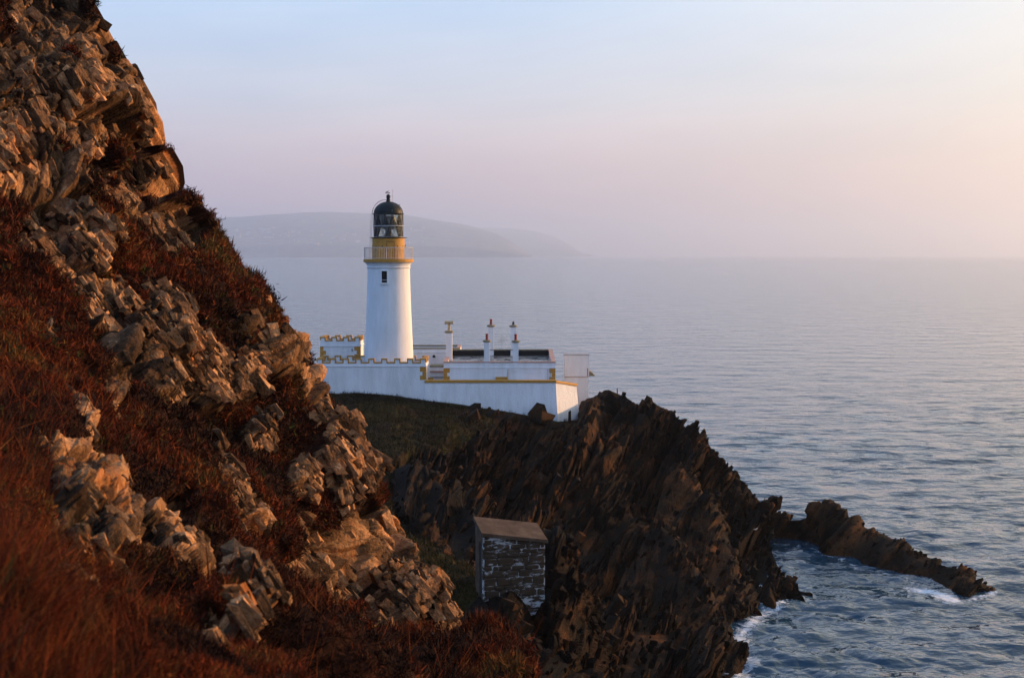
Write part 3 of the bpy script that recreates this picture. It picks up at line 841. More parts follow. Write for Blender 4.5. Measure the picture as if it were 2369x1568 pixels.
reef = loft([off(rc, (1.5, 6, -6)), off(rc, (0.6, 2.4, -2.0)), rc, rm, rw, off(rw, (-.3, -1.5, -2.5))], 300, 80, M['slate'], 'reef', None, 210, 58, 0.45, 0.34, 0.6, 0.42)
tag(reef, 'low dark rock reef running out from the headland into the sea', 'reef', kind='structure')

# ------------------------------------------------------------------ far hills across the bay
def far_hill(name, sky_line, Yw, water_y, seed, label, x0, x1):
    xs = np.linspace(x0, x1, 150)
    yt = poly(sky_line, xs)
    G = []
    prof = [(-0.02, 0.0, -3), (0.0, 0.0, 0), (0.10, 0.006, 0), (0.22, 0.012, 0), (0.4, 0.06, 0), (0.6, 0.12, 0), (0.8, 0.19, 0), (0.95, 0.25, 0), (1.0, 0.30, 0), (0.98, 0.36, 0), (0.7, 0.5, 0), (0.0, 0.7, 0)]
    tz = (HOR - yt) * Yw * 1.27 / FD + CAMZ
    tt = np.linspace(0, len(prof) - 1, 70)
    pr = np.array(prof)
    for t in tt:
        a = np.interp(t, range(len(prof)), pr[:, 0]); b = np.interp(t, range(len(prof)), pr[:, 1])
        Y = Yw * (1 + b)
        G.append(np.stack([(xs - CX) / FD * Y, np.full_like(xs, Y), a * tz], -1))
    G = np.array(G)
    n = fbm(G, 1 / 1200.0, 5, seed)
    env = np.sin(np.linspace(0, 1, 70) * pi)[:, None]
    G[..., 2] += n * 32 * env * np.clip(tz / 480, 0.1, 1)[None] - (1 - sstep(0, 0.03, np.linspace(0, 1, 70)))[:, None] * 3
    G[..., 1] += fbm(G, 1 / 800.0, 4, seed + 3) * 220 * env
    o = grid_obj(name, G, M['farhill'], smooth=True)
    tag(o, label, 'hill', kind='structure')
    return G
hill_far = far_hill('far_hill', [(900, 520), (1000, 521), (1110, 524), (1180, 527), (1240, 535), (1280, 548), (1310, 562), (1335, 578), (1350, 586), (1380, 590)], 27500, 588, 331,
                    'hazier low headland fading out beyond the far hill', 900, 1375)
hill_near = far_hill('far_hill', [(250, 530), (440, 510), (500, 503), (560, 500), (620, 496), (700, 490), (760, 490), (860, 493), (940, 497), (1000, 506), (1060, 517), (1110, 530), (1150, 542), (1185, 560), (1215, 582), (1235, 592)],
                     18300, 595, 332, 'broad hazy hill with houses across the bay behind the lighthouse', 250, 1230)

# ------------------------------------------------------------------ sea
def sea():
    dense = np.linspace(radians(-23.5), radians(23.5), 740)
    side = np.linspace(radians(23.5), radians(336.5), 64)[1:-1]
    az = np.concatenate([dense, side, [radians(336.5)]])
    ys = np.concatenate([np.arange(HOR + 2.6, 1620, 2.6), [1700, 1850, 2150, 2700, 4000]])[::-1]
    r = CAMZ * FD / (ys - HOR)
    r = np.concatenate([[5], r, [40000, 41000]])
    R, A = np.meshgrid(r, az, indexing='ij')
    X, Y = R * np.sin(A), R * np.cos(A)
    Z = np.zeros_like(X)
    dr = np.gradient(r)[:, None] * np.ones_like(A)
    dr = np.maximum(dr, R * 0.00093)
    g = np.random.default_rng(11)
    OX = np.zeros_like(X); OY = np.zeros_like(X)
    sub = (np.abs(np.arctan2(X, Y)) < radians(25)) & (R > 60) & (R < 3000)
    x, y, d = X[sub], Y[sub], dr[sub]
    z = np.zeros_like(x); ox = np.zeros_like(x); oy = np.zeros_like(x)
    gust = 0.75 + 0.5 * fbm(np.stack([x, y, x * 0], -1), 1 / 45.0, 3, 401)
    main = radians(-118)
    for lam in np.geomspace(1.0, 9, 48):
        th = main + g.normal(0, 0.75)
        k = 2 * pi / lam
        amp = 0.0185 * lam ** 0.60 * g.uniform(0.5, 1.2) * np.clip(lam / (2.5 * d) - 0.8, 0, 1)
        ph = k * (x * cos(th) + y * sin(th)) + g.uniform(0, 2 * pi) + 0.9 * np.sin(k * 0.13 * (x * sin(th) - y * cos(th)) + g.uniform(0, 6))
        z += amp * np.sin(ph) * gust
        q = 0.9
        ox -= q * amp * cos(th) * np.cos(ph); oy -= q * amp * sin(th) * np.cos(ph)
    Z[sub] = z; OX[sub] = ox; OY[sub] = oy
    fm = np.zeros_like(X)
    def near(poly_pts, w0, amp):
        p = np.array([[q[0], q[1]] for q in poly_pts])
        dmin = np.full(x.shape, 1e9)
        for a, b in zip(p[:-1], p[1:]):
            ab = b - a
            t = np.clip(((x - a[0]) * ab[0] + (y - a[1]) * ab[1]) / (ab @ ab + 1e-9), 0, 1)
            dmin = np.minimum(dmin, np.hypot(x - a[0] - t * ab[0], y - a[1] - t * ab[1]))
        return amp * np.clip(1 - dmin / w0, 0, 1)
    s = np.zeros_like(x)
    s = np.maximum(s, near([onz(2120, 1362), onz(2170, 1372), onz(2205, 1388)], 2.6, 0.85))
    s = np.maximum(s, near([onz(2245, 1388), onz(2285, 1376), onz(2292, 1368)], 1.5, 0.62))
    s = np.maximum(s, near([onz(1790, 1176), onz(1815, 1184)], 2.6, 0.6))
    s = np.maximum(s, near([onz(1700, 1575), onz(1730, 1525), onz(1700, 1470), onz(1760, 1425), onz(1830, 1372)], 2.2, 0.66))
    s = np.maximum(s, near([onz(1830, 1372), onz(1790, 1290), onz(1850, 1262), onz(1868, 1258)], 1.0, 0.5))
    s = np.maximum(s, near([onz(1880, 1270), onz(1980, 1310), onz(2100, 1342), onz(2190, 1375)], 1.2, 0.52))
    s = np.maximum(s, near([onz(2160, 1285), onz(2215, 1305)], 1.0, 0.5))
    fm[sub] = s
    G = np.stack([X + OX, Y + OY, Z], -1)
    o = grid_obj('sea', G, M['sea'], smooth=True, attrs={'foam': fm})
    n0 = o.data.polygons[100].normal.z
    if n0 < 0:
        o.data.flip_normals()
    tag(o, 'grey blue rippled sea stretching to the hazy horizon', 'sea', kind='structure')
sea()

# ------------------------------------------------------------------ haze (real air, round everything)
hz = MB().box(-42000, 42000, -42000, 42000, -6, 830).build('haze', None)
hm = bpy.data.materials.new('sea haze')
hm.use_nodes = True
ht = hm.node_tree
for n in list(ht.nodes):
    if n.type == 'BSDF_PRINCIPLED':
        ht.nodes.remove(n)
pv = ht.nodes.new('ShaderNodeVolumePrincipled')
pv.inputs['Color'].default_value = (0.73, 0.83, 1.0, 1)
pv.inputs['Density'].default_value = 7.6e-5
pv.inputs['Anisotropy'].default_value = 0.62
ht.links.new(pv.outputs[0], [n for n in ht.nodes if n.type == 'OUTPUT_MATERIAL'][0].inputs['Volume'])
hz.data.materials.append(hm)
tag(hz, 'pale evening haze over the sea and the far hills', 'haze', kind='stuff')

# ================================================================== OBJECTS
# ------------------------------------------------------------------ lighthouse
LX, LY = float(P(899.5, 700, 150)[0]), 150.0
ZG = float(P(899.5, 599.1, 148)[2])                   # gallery floor
K = 0.006728
def zc(cy):
    return ZG + (1238 - cy) * K
def lighthouse():
    t = empty('lighthouse', (LX, LY, 12.5))
    def zl(cy):
        return zc(cy) - 12.5
    def part(mb, name, mat, parent=t, **k):
        return mb.build(name, mat, parent, **k)
    ztop = zl(1385)
    prof = [(2.86, 0.0)] + [(2.22 + (2.80 - 2.22) * (1 - s) ** 1.25, 0.02 + s * (ztop - 0.02)) for s in np.linspace(0, 1, 16)]
    shaft = part(MB().lathe(prof, 72), 'tower_shaft', M['white'], smooth=True)
    part(MB().lathe([(2.222, zl(1384)), (2.30, zl(1380)), (2.33, zl(1372)), (2.31, zl(1364)), (2.26, zl(1362))], 72), 'string_course', M['white'], smooth=True)
    part(MB().lathe([(2.24, zl(1361)), (2.26, zl(1345)), (2.31, zl(1325)), (2.40, zl(1306)), (2.52, zl(1294)), (2.56, zl(1291))], 72), 'gallery_cove', M['white'], smooth=True)
    part(MB().lathe([(2.60, zl(1290)), (2.64, zl(1287)), (2.645, zl(1246)), (2.61, zl(1241)), (1.5, zl(1240))], 72), 'gallery_slab', M['ochre'], smooth=True)
    mur = part(MB().lathe([(1.706, zl(1239)), (1.706, zl(918)), (1.60, zl(917))], 72), 'lantern_base', M['ochre'], smooth=True)
    for k in range(10):                                # round vents
        a = -pi / 2 + (k - 4.62) * 2 * pi / 13
        m = MB().lathe([(0.062, -0.05), (0.062, 0.012), (0.03, 0.014)], 12)
        o = m.build('vent', M['dark'], mur)
        o.location = (1.706 * cos(a), 1.706 * sin(a), zl(1040)); o.rotation_euler = (0, pi / 2, a)
    a0 = -pi / 2 + 0.21                                # door panel
    m = MB()
    for i in range(6):
        a, b = a0 - 0.22 + i * 0.44 / 6, a0 - 0.22 + (i + 1) * 0.44 / 6
        q = [(r * cos(x), r * sin(x)) for r in (1.70, 1.727) for x in (a, b)]
        m.hexa([(*q[0], zl(1236)), (*q[2], zl(1236)), (*q[3], zl(1236)), (*q[1], zl(1236))], [(*q[0], zl(975)), (*q[2], zl(975)), (*q[3], zl(975)), (*q[1], zl(975))])
    d = part(m, 'door', M['ochre'], mur)
    m = MB()
    m.tube([(1.74 * cos(a0 - 0.25 + i * 0.5 / 8), 1.74 * sin(a0 - 0.25 + i * 0.5 / 8), zl(968)) for i in range(9)], 0.022, 4)
    m.tube([(1.74 * cos(a0 + 0.24), 1.74 * sin(a0 + 0.24), z) for z in (zl(968), zl(1236))], 0.012, 4)
    m.tube([(1.74 * cos(a0 - 0.24), 1.74 * sin(a0 - 0.24), z) for z in (zl(968), zl(1236))], 0.012, 4)
    m.build('door_frame', M['timber'], d)
    # railing: handrail, lower rail and thin balusters
    m = MB()
    n = 96
    for z, rr in ((zl(1062), 0.030), (zl(1225), 0.018)):
        m.tube([(2.56 * cos(2 * pi * i / n), 2.56 * sin(2 * pi * i / n), z) for i in range(n + 1)], rr, 5)
    rail = part(m, 'railing', M['steel'])
    m = MB()
    for i in range(88):
        a = 2 * pi * i / 88
        m.tube([(2.56 * cos(a), 2.56 * sin(a), zl(1239)), (2.56 * cos(a), 2.56 * sin(a), zl(1064))], 0.026 if i % 11 == 0 else 0.013, 4)
    o = m.build('baluster', M['steel'], rail); o['kind'] = 'stuff'
    # lantern floor plate, glazing, roof
    part(MB().lathe([(1.70, zl(916)), (1.84, zl(911)), (1.84, zl(903)), (1.62, zl(899)), (1.50, zl(898))], 60), 'lantern_plate', M['black'], smooth=True)
    for i in range(12):
        a = 2 * pi * (i + 0.5) / 12
        part(MB().tube([(1.7 * cos(a), 1.7 * sin(a), zl(908)), (2.02 * cos(a), 2.02 * sin(a), zl(906))], 0.02, 4), 'bracket', M['black'])
    RG, N = 1.565, 12
    zb, zm, zt = zl(892), zl(725), zl(548)
    def at(i, z):
        a = 2 * pi * i / N - pi / 2 + 0.13
        return (RG * cos(a), RG * sin(a), z)
    m = MB()
    for i in range(N):
        for s in (0, 1):
            j = i + s
            m.tube([at(i + 0.5, zt), at(j, zm)], 0.026, 4)
            m.tube([at(j, zm), at(i + 0.5, zb)], 0.022, 4)
        m.tube([at(i + 0.5, zb), at(i + 0.5 + 0.001, zb + 0.05)], 0.03, 4)
    part(m, 'glazing_bars', M['black'])
    m = MB(); n = 60
    m.tube([(1.63 * cos(2 * pi * i / n), 1.63 * sin(2 * pi * i / n), zm) for i in range(n + 1)], 0.034, 5)
    part(m, 'lantern_handrail', M['steel'])
    def pane(p, q, r):
        a = np.array([p, q, r]); nn = np.cross(a[1] - a[0], a[2] - a[0]); nn /= np.linalg.norm(nn)
        c = a.mean(0); a = c + (a - c) * 0.985
        me = MB().add([*(a + nn * 0.004), *(a - nn * 0.004)], [(0, 1, 2), (5, 4, 3), (0, 3, 4, 1), (1, 4, 5, 2), (2, 5, 3, 0)])
        return me
    for p, q, r in ((at(0.5, zt), at(0, zm), at(1, zm)), (at(0, zm), at(-0.5, zt), at(0.5, zt)), (at(0, zm), at(0.5, zb), at(1, zm)), (at(0.5, zb), at(0, zm), at(-0.5, zb))):
        o = pane(p, q, r).build('pane', M['glass'], t)
        for i in range(1, N):
            c = o.copy(); COL.objects.link(c); c.rotation_euler = (0, 0, 2 * pi * i / N)
    optic = part(MB().lathe([(0.35, zb - 0.1), (0.35, zb + 0.7), (0.62, zb + 0.8), (0.86, zb + 1.05), (0.92, zb + 1.6), (0.80, zb + 2.05), (0.45, zb + 2.2)], 24), 'optic', M['optic'], smooth=True)
    part(MB().lathe([(1.50, zb - 0.04), (1.50, zb + 0.03), (0.3, zb + 0.03)], 32), 'lantern_floor', M['pipe'])
    m = MB()                                           # blank screen on the landward side
    for i in range(14):
        a, b = radians(150 + i * 8), radians(150 + (i + 1) * 8)
        m.hexa([(1.40 * cos(a), 1.40 * sin(a), zm - .05), (1.44 * cos(a), 1.44 * sin(a), zm - .05), (1.44 * cos(b), 1.44 * sin(b), zm - .05), (1.40 * cos(b), 1.40 * sin(b), zm - .05)],
               [(1.40 * cos(a), 1.40 * sin(a), zt), (1.44 * cos(a), 1.44 * sin(a), zt), (1.44 * cos(b), 1.44 * sin(b), zt), (1.40 * cos(b), 1.40 * sin(b), zt)])
    part(m, 'dark_screen', M['dark'])
    part(MB().lathe([(1.55, zl(550)), (1.64, zl(546)), (1.66, zl(538)), (1.60, zl(532)), (1.50, zl(531))], 60), 'lantern_cornice', M['black'], smooth=True)
    h = 185 * K
    dome = part(MB().lathe([(1.535 * cos(s), zl(532) + h * sin(s)) for s in np.linspace(0, 1.42, 16)], 60), 'dome', M['dome'], smooth=True)
    m = MB()
    for i in range(12):
        a = 2 * pi * i / 12
        m.tube([(1.545 * cos(s) * cos(a), 1.545 * cos(s) * sin(a), zl(532) + h * sin(s) + 0.006) for s in np.linspace(0, 1.4, 9)], 0.014, 4)
    m.build('dome_seam', M['dome'], dome)
    part(MB().lathe([(0.27, zl(356)), (0.23, zl(345)), (0.225, zl(325)), (0.235, zl(322)), (0.19, zl(315)), (0.18, zl(300)), (0.205, zl(296)), (0.205, zl(258)), (0.225, zl(254)), (0.10, zl(236)), (0.03, zl(230))], 24), 'ventilator', M['black'], smooth=True)
    m = MB()
    m.tube([(0, 0, zl(232)), (0, 0, zl(208))], 0.02, 5)
    m.tube([(-0.26, 0, zl(213)), (0.12, 0, zl(213))], 0.03, 5)
    m.box(-0.30, -0.12, -0.012, 0.012, zl(220), zl(206)); m.box(0.06, 0.17, -0.012, 0.012, zl(219), zl(205))
    part(m, 'wind_vane', M['black'])
    m = MB()
    xr = (668 - 600) * K
    m.tube([(xr, 0.05, zl(356)), (xr, 0.05, zl(150))], 0.012, 4)
    m.tube([(xr - 0.09, 0.05, zl(168)), (xr, 0.05, zl(184)), (xr + 0.09, 0.05, zl(168))], 0.01, 4)
    m.tube([(0.2, 0.03, zl(280)), (xr, 0.05, zl(240))], 0.009, 4); m.tube([(0.33, 0.03, zl(330)), (xr, 0.05, zl(260))], 0.008, 4)
    part(m, 'lightning_rod', M['pipe'])
    m = MB()                                           # curved ladder over the dome
    pth = [(-1.70, zl(540)), (-1.68, zl(500)), (-1.58, zl(450)), (-1.36, zl(395)), (-1.02, zl(350)), (-0.62, zl(324)), (-0.22, zl(318))]
    for dy in (-0.14, 0.14):
        m.tube([(x, dy, z) for x, z in pth], 0.016, 4)
    for (x0, z0), (x1, z1) in zip(pth[:-1], pth[1:]):
        for s in (0.25, 0.75):
            m.tube([(x0 + (x1 - x0) * s, -0.14, z0 + (z1 - z0) * s), (x0 + (x1 - x0) * s, 0.14, z0 + (z1 - z0) * s)], 0.01, 4)
    part(m, 'dome_ladder', M['black'])
    m = MB()                                           # ladder from the gallery to the lantern roof
    for s in (-1, 1):
        m.tube([(-1.80 + s * 0.06 - 0.10, -0.45 + s * 0.16, zl(1238)), (-1.70 + s * 0.06, -0.40 + s * 0.16, zl(530))], 0.018, 4)
    for i in range(22):
        f = (i + 0.5) / 22
        x, y, z = -1.90 + 0.2 * f, -0.45 + 0.05 * f, zl(1238) + f * (zl(530) - zl(1238))
        m.tube([(x - 0.06, y - 0.16, z), (x + 0.06, y + 0.16, z)], 0.012, 4)
    part(m, 'ladder', M['steel'])
    # window in the shaft
    wx, zw0, zw1 = -0.25, 0, 0
    zw1 = float(P(894, 627, 148)[2]) - 12.5; zw0 = float(P(894, 654, 148)[2]) - 12.5
    y0 = -math.sqrt(2.30 ** 2 - 0.06)
    fr = part(MB().box(wx - 0.36, wx + 0.36, y0 - 0.035, y0 + 0.2, zw0 - 0.06, zw0 - 0.003).box(wx - 0.36, wx + 0.36, y0 - 0.035, y0 + 0.2, zw1 + 0.003, zw1 + 0.05)
              .box(wx - 0.36, wx - 0.275, y0 - 0.035, y0 + 0.2, zw0, zw1).box(wx + 0.275, wx + 0.36, y0 - 0.035, y0 + 0.2, zw0, zw1), 'window', M['white'])
    MB().box(wx - 0.274, wx + 0.274, y0 - 0.004, y0 + 0.12, zw0, zw1).build('pane', M['dark'], fr)
    MB().box(wx - 0.274, wx + 0.274, y0 - 0.02, y0 - 0.006, zw0 + 0.24, zw0 + 0.32).build('transom', M['pipe'], fr)
    MB().box(wx - 0.42, wx + 0.42, y0 - 0.075, y0 + 0.1, zw0 - 0.15, zw0 - 0.063).build('sill', M['white'], fr)
    for i, z in enumerate((1.4, 2.1, 2.8)):            # raised door jamb stones low on the seaward side
        a = -0.42
        o = MB().box(-0.04, 0.05, -0.16, 0.16, 0, 0.5).build('jamb_stone', M['white'], t)
        r = 2.60 - 0.02 * i
        o.location = (r * cos(a), r * sin(a), z + 0.7); o.rotation_euler = (0, 0, a)
    tag(t, 'tall white round lighthouse tower with ochre gallery and black domed lantern', 'lighthouse')
    return t
lighthouse()

# ------------------------------------------------------------------ battlemented buildings
def quoins(parent, x, y, zs, side, face=-1):
    """ochre corner stones, alternately long and short; side = +1 when the corner is the right one"""
    for i, (z0, z1) in enumerate(zs):
        L = 0.62 if i % 2 == 0 else 0.36
        x0, x1 = (x - L, x + 0.022) if side > 0 else (x - 0.022, x + L)
        MB().box(x0, x1, y - 0.022, y + 0.34, z0 + 0.004, z1 - 0.004).build('quoin', M['ochre'], parent, bevel=0.012)
def battlement(parent, axis, a0, a1, b, n, mw, z0, zsill, ztop, th=0.34, wall=True):
    """parapet along x (axis 0) or y (axis 1) at offset b..b+th; merlons, their caps and the crenel sills"""
    def bx(m, p0, p1, o0, o1, q0, q1):
        return m.box(p0, p1, b - o0, b + th + o1, q0, q1) if axis == 0 else m.box(b - o0, b + th + o1, p0, p1, q0, q1)
    if wall:
        bx(MB(), a0, a1, 0, 0, z0, zsill).build('parapet', M['white'], parent)
    pitch = (a1 - a0 - mw) / (n - 1)
    for i in range(n):
        s = a0 + i * pitch
        mer = bx(MB(), s + 0.09, s + mw - 0.09, 0, 0, zsill + 0.002, ztop - 0.13).build('merlon', M['white'], parent)
        m = MB()
        bx(m, s - 0.03, s + mw + 0.03, 0.05, 0.05, ztop - 0.128, ztop)
        bx(m, s - 0.03, s + 0.088, 0.045, 0.045, zsill + 0.126, ztop - 0.131); bx(m, s + mw - 0.088, s + mw + 0.03, 0.045, 0.045, zsill + 0.126, ztop - 0.131)
        m.build('coping', M['ochre'], mer, bevel=0.02)
        if i < n - 1:
            bx(MB(), s + mw - 0.085, s + pitch + 0.085, 0.05, 0.05, zsill + 0.004, zsill + 0.122).build('crenel_sill', M['ochre'], parent, bevel=0.02)

bb = empty('battlemented_building', (0, 0, 0))
X0, X1, Y0, Y1 = -20.08, -8.86, 146.0, 150.5
ZS, ZT = 16.98, 17.48
MB().box(X0, X1, Y0, Y1, 10.5, 16.62).build('wall', M['harl'], bb)
MB().box(X0 - 0.06, X1 + 0.06, Y0 - 0.06, Y1 + 0.06, 16.625, 16.74).build('string_course', M['white'], bb, bevel=0.02)
MB().box(X0 + 0.4, X1 - 0.4, Y0 + 0.4, Y1 - 0.4, 16.2, 16.76).build('roof', M['bitumen'], bb)
battlement(bb, 0, X0, X1, Y0, 9, 0.60, 16.745, ZS, ZT)
battlement(bb, 0, X0, X1, Y1 - 0.34, 9, 0.60, 16.745, ZS, ZT)
battlement(bb, 1, Y0 + 0.36, Y1 - 0.36, X1 - 0.34, 4, 0.50, 16.745, ZS, ZT)
battlement(bb, 1, Y0 + 0.36, Y1 - 0.36, X0, 4, 0.50, 16.745, ZS, ZT)
quoins(bb, X0, Y0, [(16.12, 16.62), (15.72, 16.12), (15.27, 15.72), (14.85, 15.27)], -1)
quoins(bb, X1, Y0, [(16.12, 16.62), (15.72, 16.12), (15.27, 15.72)], 1)
tag(bb, 'long white battlemented building with ochre merlon caps below the lighthouse tower', 'building')

bt = empty('battlemented_turret', (0, 0, 0))
X0, X1, Y0, Y1 = -20.36, -16.12, 150.62, 154.0
MB().box(X0, X1, Y0, Y1, 11, 18.42).build('wall', M['harl'], bt)
MB().box(X0 - 0.07, X1 + 0.07, Y0 - 0.07, Y1 + 0.07, 18.425, 18.55).build('string_course', M['white'], bt, bevel=0.02)
MB().box(X0 + 0.4, X1 - 0.4, Y0 + 0.4, Y1 - 0.4, 18.3, 18.6).build('roof', M['bitumen'], bt)
for yy in (Y0, Y1 - 0.34):
    battlement(bt, 0, X0, X1, yy, 4, 0.58, 18.555, 18.98, 19.45)
battlement(bt, 1, Y0 + 0.36, Y1 - 0.36, X1 - 0.34, 3, 0.5, 18.555, 18.98, 19.45)
battlement(bt, 1, Y0 + 0.36, Y1 - 0.36, X0, 3, 0.5, 18.555, 18.98, 19.45)
quoins(bt, X0, Y0, [(17.55, 17.98), (17.12, 17.55), (16.7, 17.12)], -1)
quoins(bt, X1, Y0, [(17.98, 18.4), (17.6, 17.98), (17.15, 17.6), (16.75, 17.15)], 1)
MB().box(X0 - 0.02, X0 + 0.34, Y0 - 0.022, Y0 + .3, 17.99, 18.4).build('quoin', M['ochre'], bt)
MB().tube([(-16.95, Y0 - 0.02, 17.95), (-16.95, Y0 - 0.16, 18.0), (-16.95, Y0 - 0.16, 18.18)], 0.05, 6).build('vent', M['black'], bt)
tag(bt, 'small square white battlemented turret standing beside the lighthouse tower', 'turret')

# ------------------------------------------------------------------ boundary wall with battered end
bw = empty('boundary_wall', (0, 0, 0))
XA, XB = -8.99, 4.50
A1, B1p = (4.50, 145.95), (6.78, 149.0)
yb = 145.45
MB().hexa([(XA, yb, 9.4), (4.78, yb, 9.4), (4.6, 147.0, 9.4), (XA, 147.0, 9.4)], [(XA, 145.95, 14.98), (XB, 145.95, 14.98), (XB, 146.55, 14.98), (XA, 146.55, 14.98)]).build('wall', M['harl'], bw)
MB().hexa([(4.80, yb + .003, 9.4), (7.30, 148.75, 9.0), (6.4, 149.7, 9.0), (4.2, 146.8, 9.4)], [(4.505, 145.96, 14.975), (6.78, 149.0, 14.34), (6.3, 149.4, 14.34), (4.1, 146.5, 14.975)]).build('end_wall', M['harl'], bw)
MB().box(XA - 0.02, XB + 0.05, 145.86, 146.62, 14.983, 15.24).build('coping', M['ochre'], bw, bevel=0.03)
MB().hexa([(4.556, 145.88, 14.98), (6.92, 149.02, 14.345), (6.28, 149.5, 14.345), (4.0, 146.63, 14.98)], [(4.556, 145.88, 15.235), (6.92, 149.02, 14.6), (6.28, 149.5, 14.6), (4.0, 146.63, 15.235)]).build('coping', M['ochre'], bw, bevel=0.03)
tag(bw, 'long white harled boundary wall with ochre coping and battered corner', 'wall')
sp = MB().hexa([(-0.17, -0.12, -0.6), (0.17, -0.12, -0.6), (0.17, 0.12, -0.6), (-0.17, 0.12, -0.6)], [(-0.12, -0.1, 1.05), (0.15, -0.1, 1.22), (0.15, 0.1, 1.22), (-0.12, 0.1, 1.05)]).build('stone_post', M['loose'], None, bevel=0.02)
sp.location = (5.95, 146.3, 10.9)
tag(sp, 'dark stone post leaning against the sunlit end of the boundary wall', 'post')

# ------------------------------------------------------------------ flat roofed house with four chimneys
fh = empty('flat_roofed_house', (0, 0, 0))
X0, X1, Y0, Y1 = -7.12, 4.52, 148.0, 160.5
ZF, ZR = 16.88, 17.36
MB().box(X0, X1, Y0, Y1, 11, 15.95).build('wall', M['white'], fh)
MB().box(X0 - 0.06, X1 + 0.06, Y0 - 0.06, Y0 + 0.3, 16.32, 16.42).build('string_course', M['white'], fh, bevel=0.02)
MB().box(X0, X1, Y0, Y0 + 0.36, 15.953, ZF).build('parapet', M['white'], fh)
MB().box(X0, X1, Y1 - 0.36, Y1, 15.953, ZR).build('parapet', M['white'], fh)
for a, b in ((X0, X0 + 0.36), (X1 - 0.36, X1)):
    ya, ybk = Y0 + 0.362, Y1 - 0.362
    MB().hexa([(a, ya, 15.953), (b, ya, 15.953), (b, ybk, 15.953), (a, ybk, 15.953)], [(a, ya, ZF), (b, ya, ZF), (b, ybk, ZR), (a, ybk, ZR)]).build('parapet', M['white'], fh)
    MB().hexa([(a - .05, ya + .06, ZF + .003), (b + .05, ya + .06, ZF + .003), (b + .05, ybk - .06, ZR + .003), (a - .05, ybk - .06, ZR + .003)],
              [(a - .05, ya + .06, ZF + .12), (b + .05, ya + .06, ZF + .12), (b + .05, ybk - .06, ZR + .12), (a - .05, ybk - .06, ZR + .12)]).build('coping', M['rose'], fh)
MB().box(X0 - .05, X1 + .05, Y0 - .05, Y0 + .41, ZF + .004, ZF + .125).build('coping', M['rose'], fh, bevel=0.02)
MB().box(X0 - .05, X1 + .05, Y1 - .41, Y1 + .05, ZR + .004, ZR + .125).build('coping', M['stonecap'], fh, bevel=0.02)
MB().box(X0 + .37, X1 - .37, Y0 + .37, Y1 - .37, 15.956, 16.78).build('roof', M['roof'], fh)
ln = MB().box(X0 + .365, X1 - .365, Y1 - .40, Y1 - .364, 16.785, ZR - 0.01)
ln.build('roof_upstand', M['bitumen'], fh)
quoins(fh, X0, Y0, [(15.85, 16.30), (15.48, 15.85), (15.0, 15.48)], -1)
quoins(fh, X1, Y0, [(15.80, 16.30), (15.40, 15.80), (14.9, 15.40)], 1)
def chimney(parent, px, w, y, zbot, ztop_, pot, cap='stonecap'):
    x = float(P(px, 790, y)[0])
    st_ = MB().box(x - w / 2, x + w / 2, y - w / 2, y + w / 2, zbot, ztop_).build('chimney', M['white'], parent)
    MB().lathe([(w * .60, ztop_ + .003), (w * .74, ztop_ + .06), (w * .76, ztop_ + .14), (w * .66, ztop_ + .22), (w * .3, ztop_ + .26)], 8).build('chimney_cap', M[cap], st_)
    zt_ = ztop_ + .262
    if pot == 'tee':
        m = MB().lathe([(.20, zt_), (.15, zt_ + .1), (.15, zt_ + .72)], 12, (x, y))
        m.tube([(x - .42, y, zt_ + .86), (x + .42, y, zt_ + .86)], .17, 10)
        for s in (-1, 1):
            m.tube([(x + s * .34, y, zt_ + .86), (x + s * .46, y, zt_ + .86)], .22, 10)
        m.build('chimney_pot', M['buff'], st_)
    elif pot == 'cowl':
        MB().lathe([(.16, zt_), (.12, zt_ + .1), (.08, zt_ + .16), (.14, zt_ + .2), (.14, zt_ + .28), (.03, zt_ + .4)], 10, (x, y)).build('chimney_pot', M['black'], st_)
    else:
        MB().lathe([(.17, zt_), (.14, zt_ + .06), (.13, zt_ + .5), (.16, zt_ + .54), (.16, zt_ + .62), (.10, zt_ + .621)], 12, (x, y)).build('chimney_pot', M['pot'], st_)
    for o in st_.children:
        if o.name.startswith('chimney_cap'):
            o.location = (x, y, 0)
    return st_
chimney(fh, 1126.5, 0.60, 148.26, 16.0, 19.02, 'pot')
chimney(fh, 1193.0, 0.60, 148.26, 16.0, 18.98, 'pot')
chimney(fh, 1136.0, 0.62, 160.4, 16.4, 20.0, 'pot')
chimney(fh, 1187.5, 0.62, 160.4, 16.4, 19.98, 'cowl')
chimney(fh, 1039.0, 0.66, 152.6, 16.1, 19.75, 'tee')
xd = float(P(1176, 870, 147.9)[0])
MB().tube([(xd, 147.93, 14.8), (xd, 147.93, 16.2), (xd, 147.93, 16.25)], 0.07, 8).tube([(xd, 147.93, 15.78), (xd, 147.93, 15.86)], 0.11, 8).build('downpipe', M['steel'], fh)
x0 = float(P(1147, 880, 147.9)[0]); x1 = float(P(1175, 880, 147.9)[0])
MB().box(x0, x1 - .06, 147.72, 148.02, 14.6, 15.42).build('meter_box', M['ochre'], fh, bevel=0.02)
x0 = float(P(1266, 880, 147.9)[0])
m = MB()
for s in (0, .36):
    m.tube([(x0 + s, 147.86, 14.5), (x0 + s, 147.86, 16.2), (x0 + s, 147.99, 16.24)], 0.02, 5)
for i in range(7):
    m.tube([(x0, 147.86, 14.7 + i * .24), (x0 + .36, 147.86, 14.7 + i * .24)], 0.015, 4)
m.build('ladder', M['pipe'], fh)
xa = float(P(1160.5, 800, 160.2)[0])
m = MB().tube([(xa, 160.2, ZR + .1), (xa, 160.2, ZR + 1.75)], 0.022, 5)
m.tube([(xa - .4, 160.2, ZR + 1.0), (xa + .4, 160.2, ZR + 1.15)], 0.014, 4)
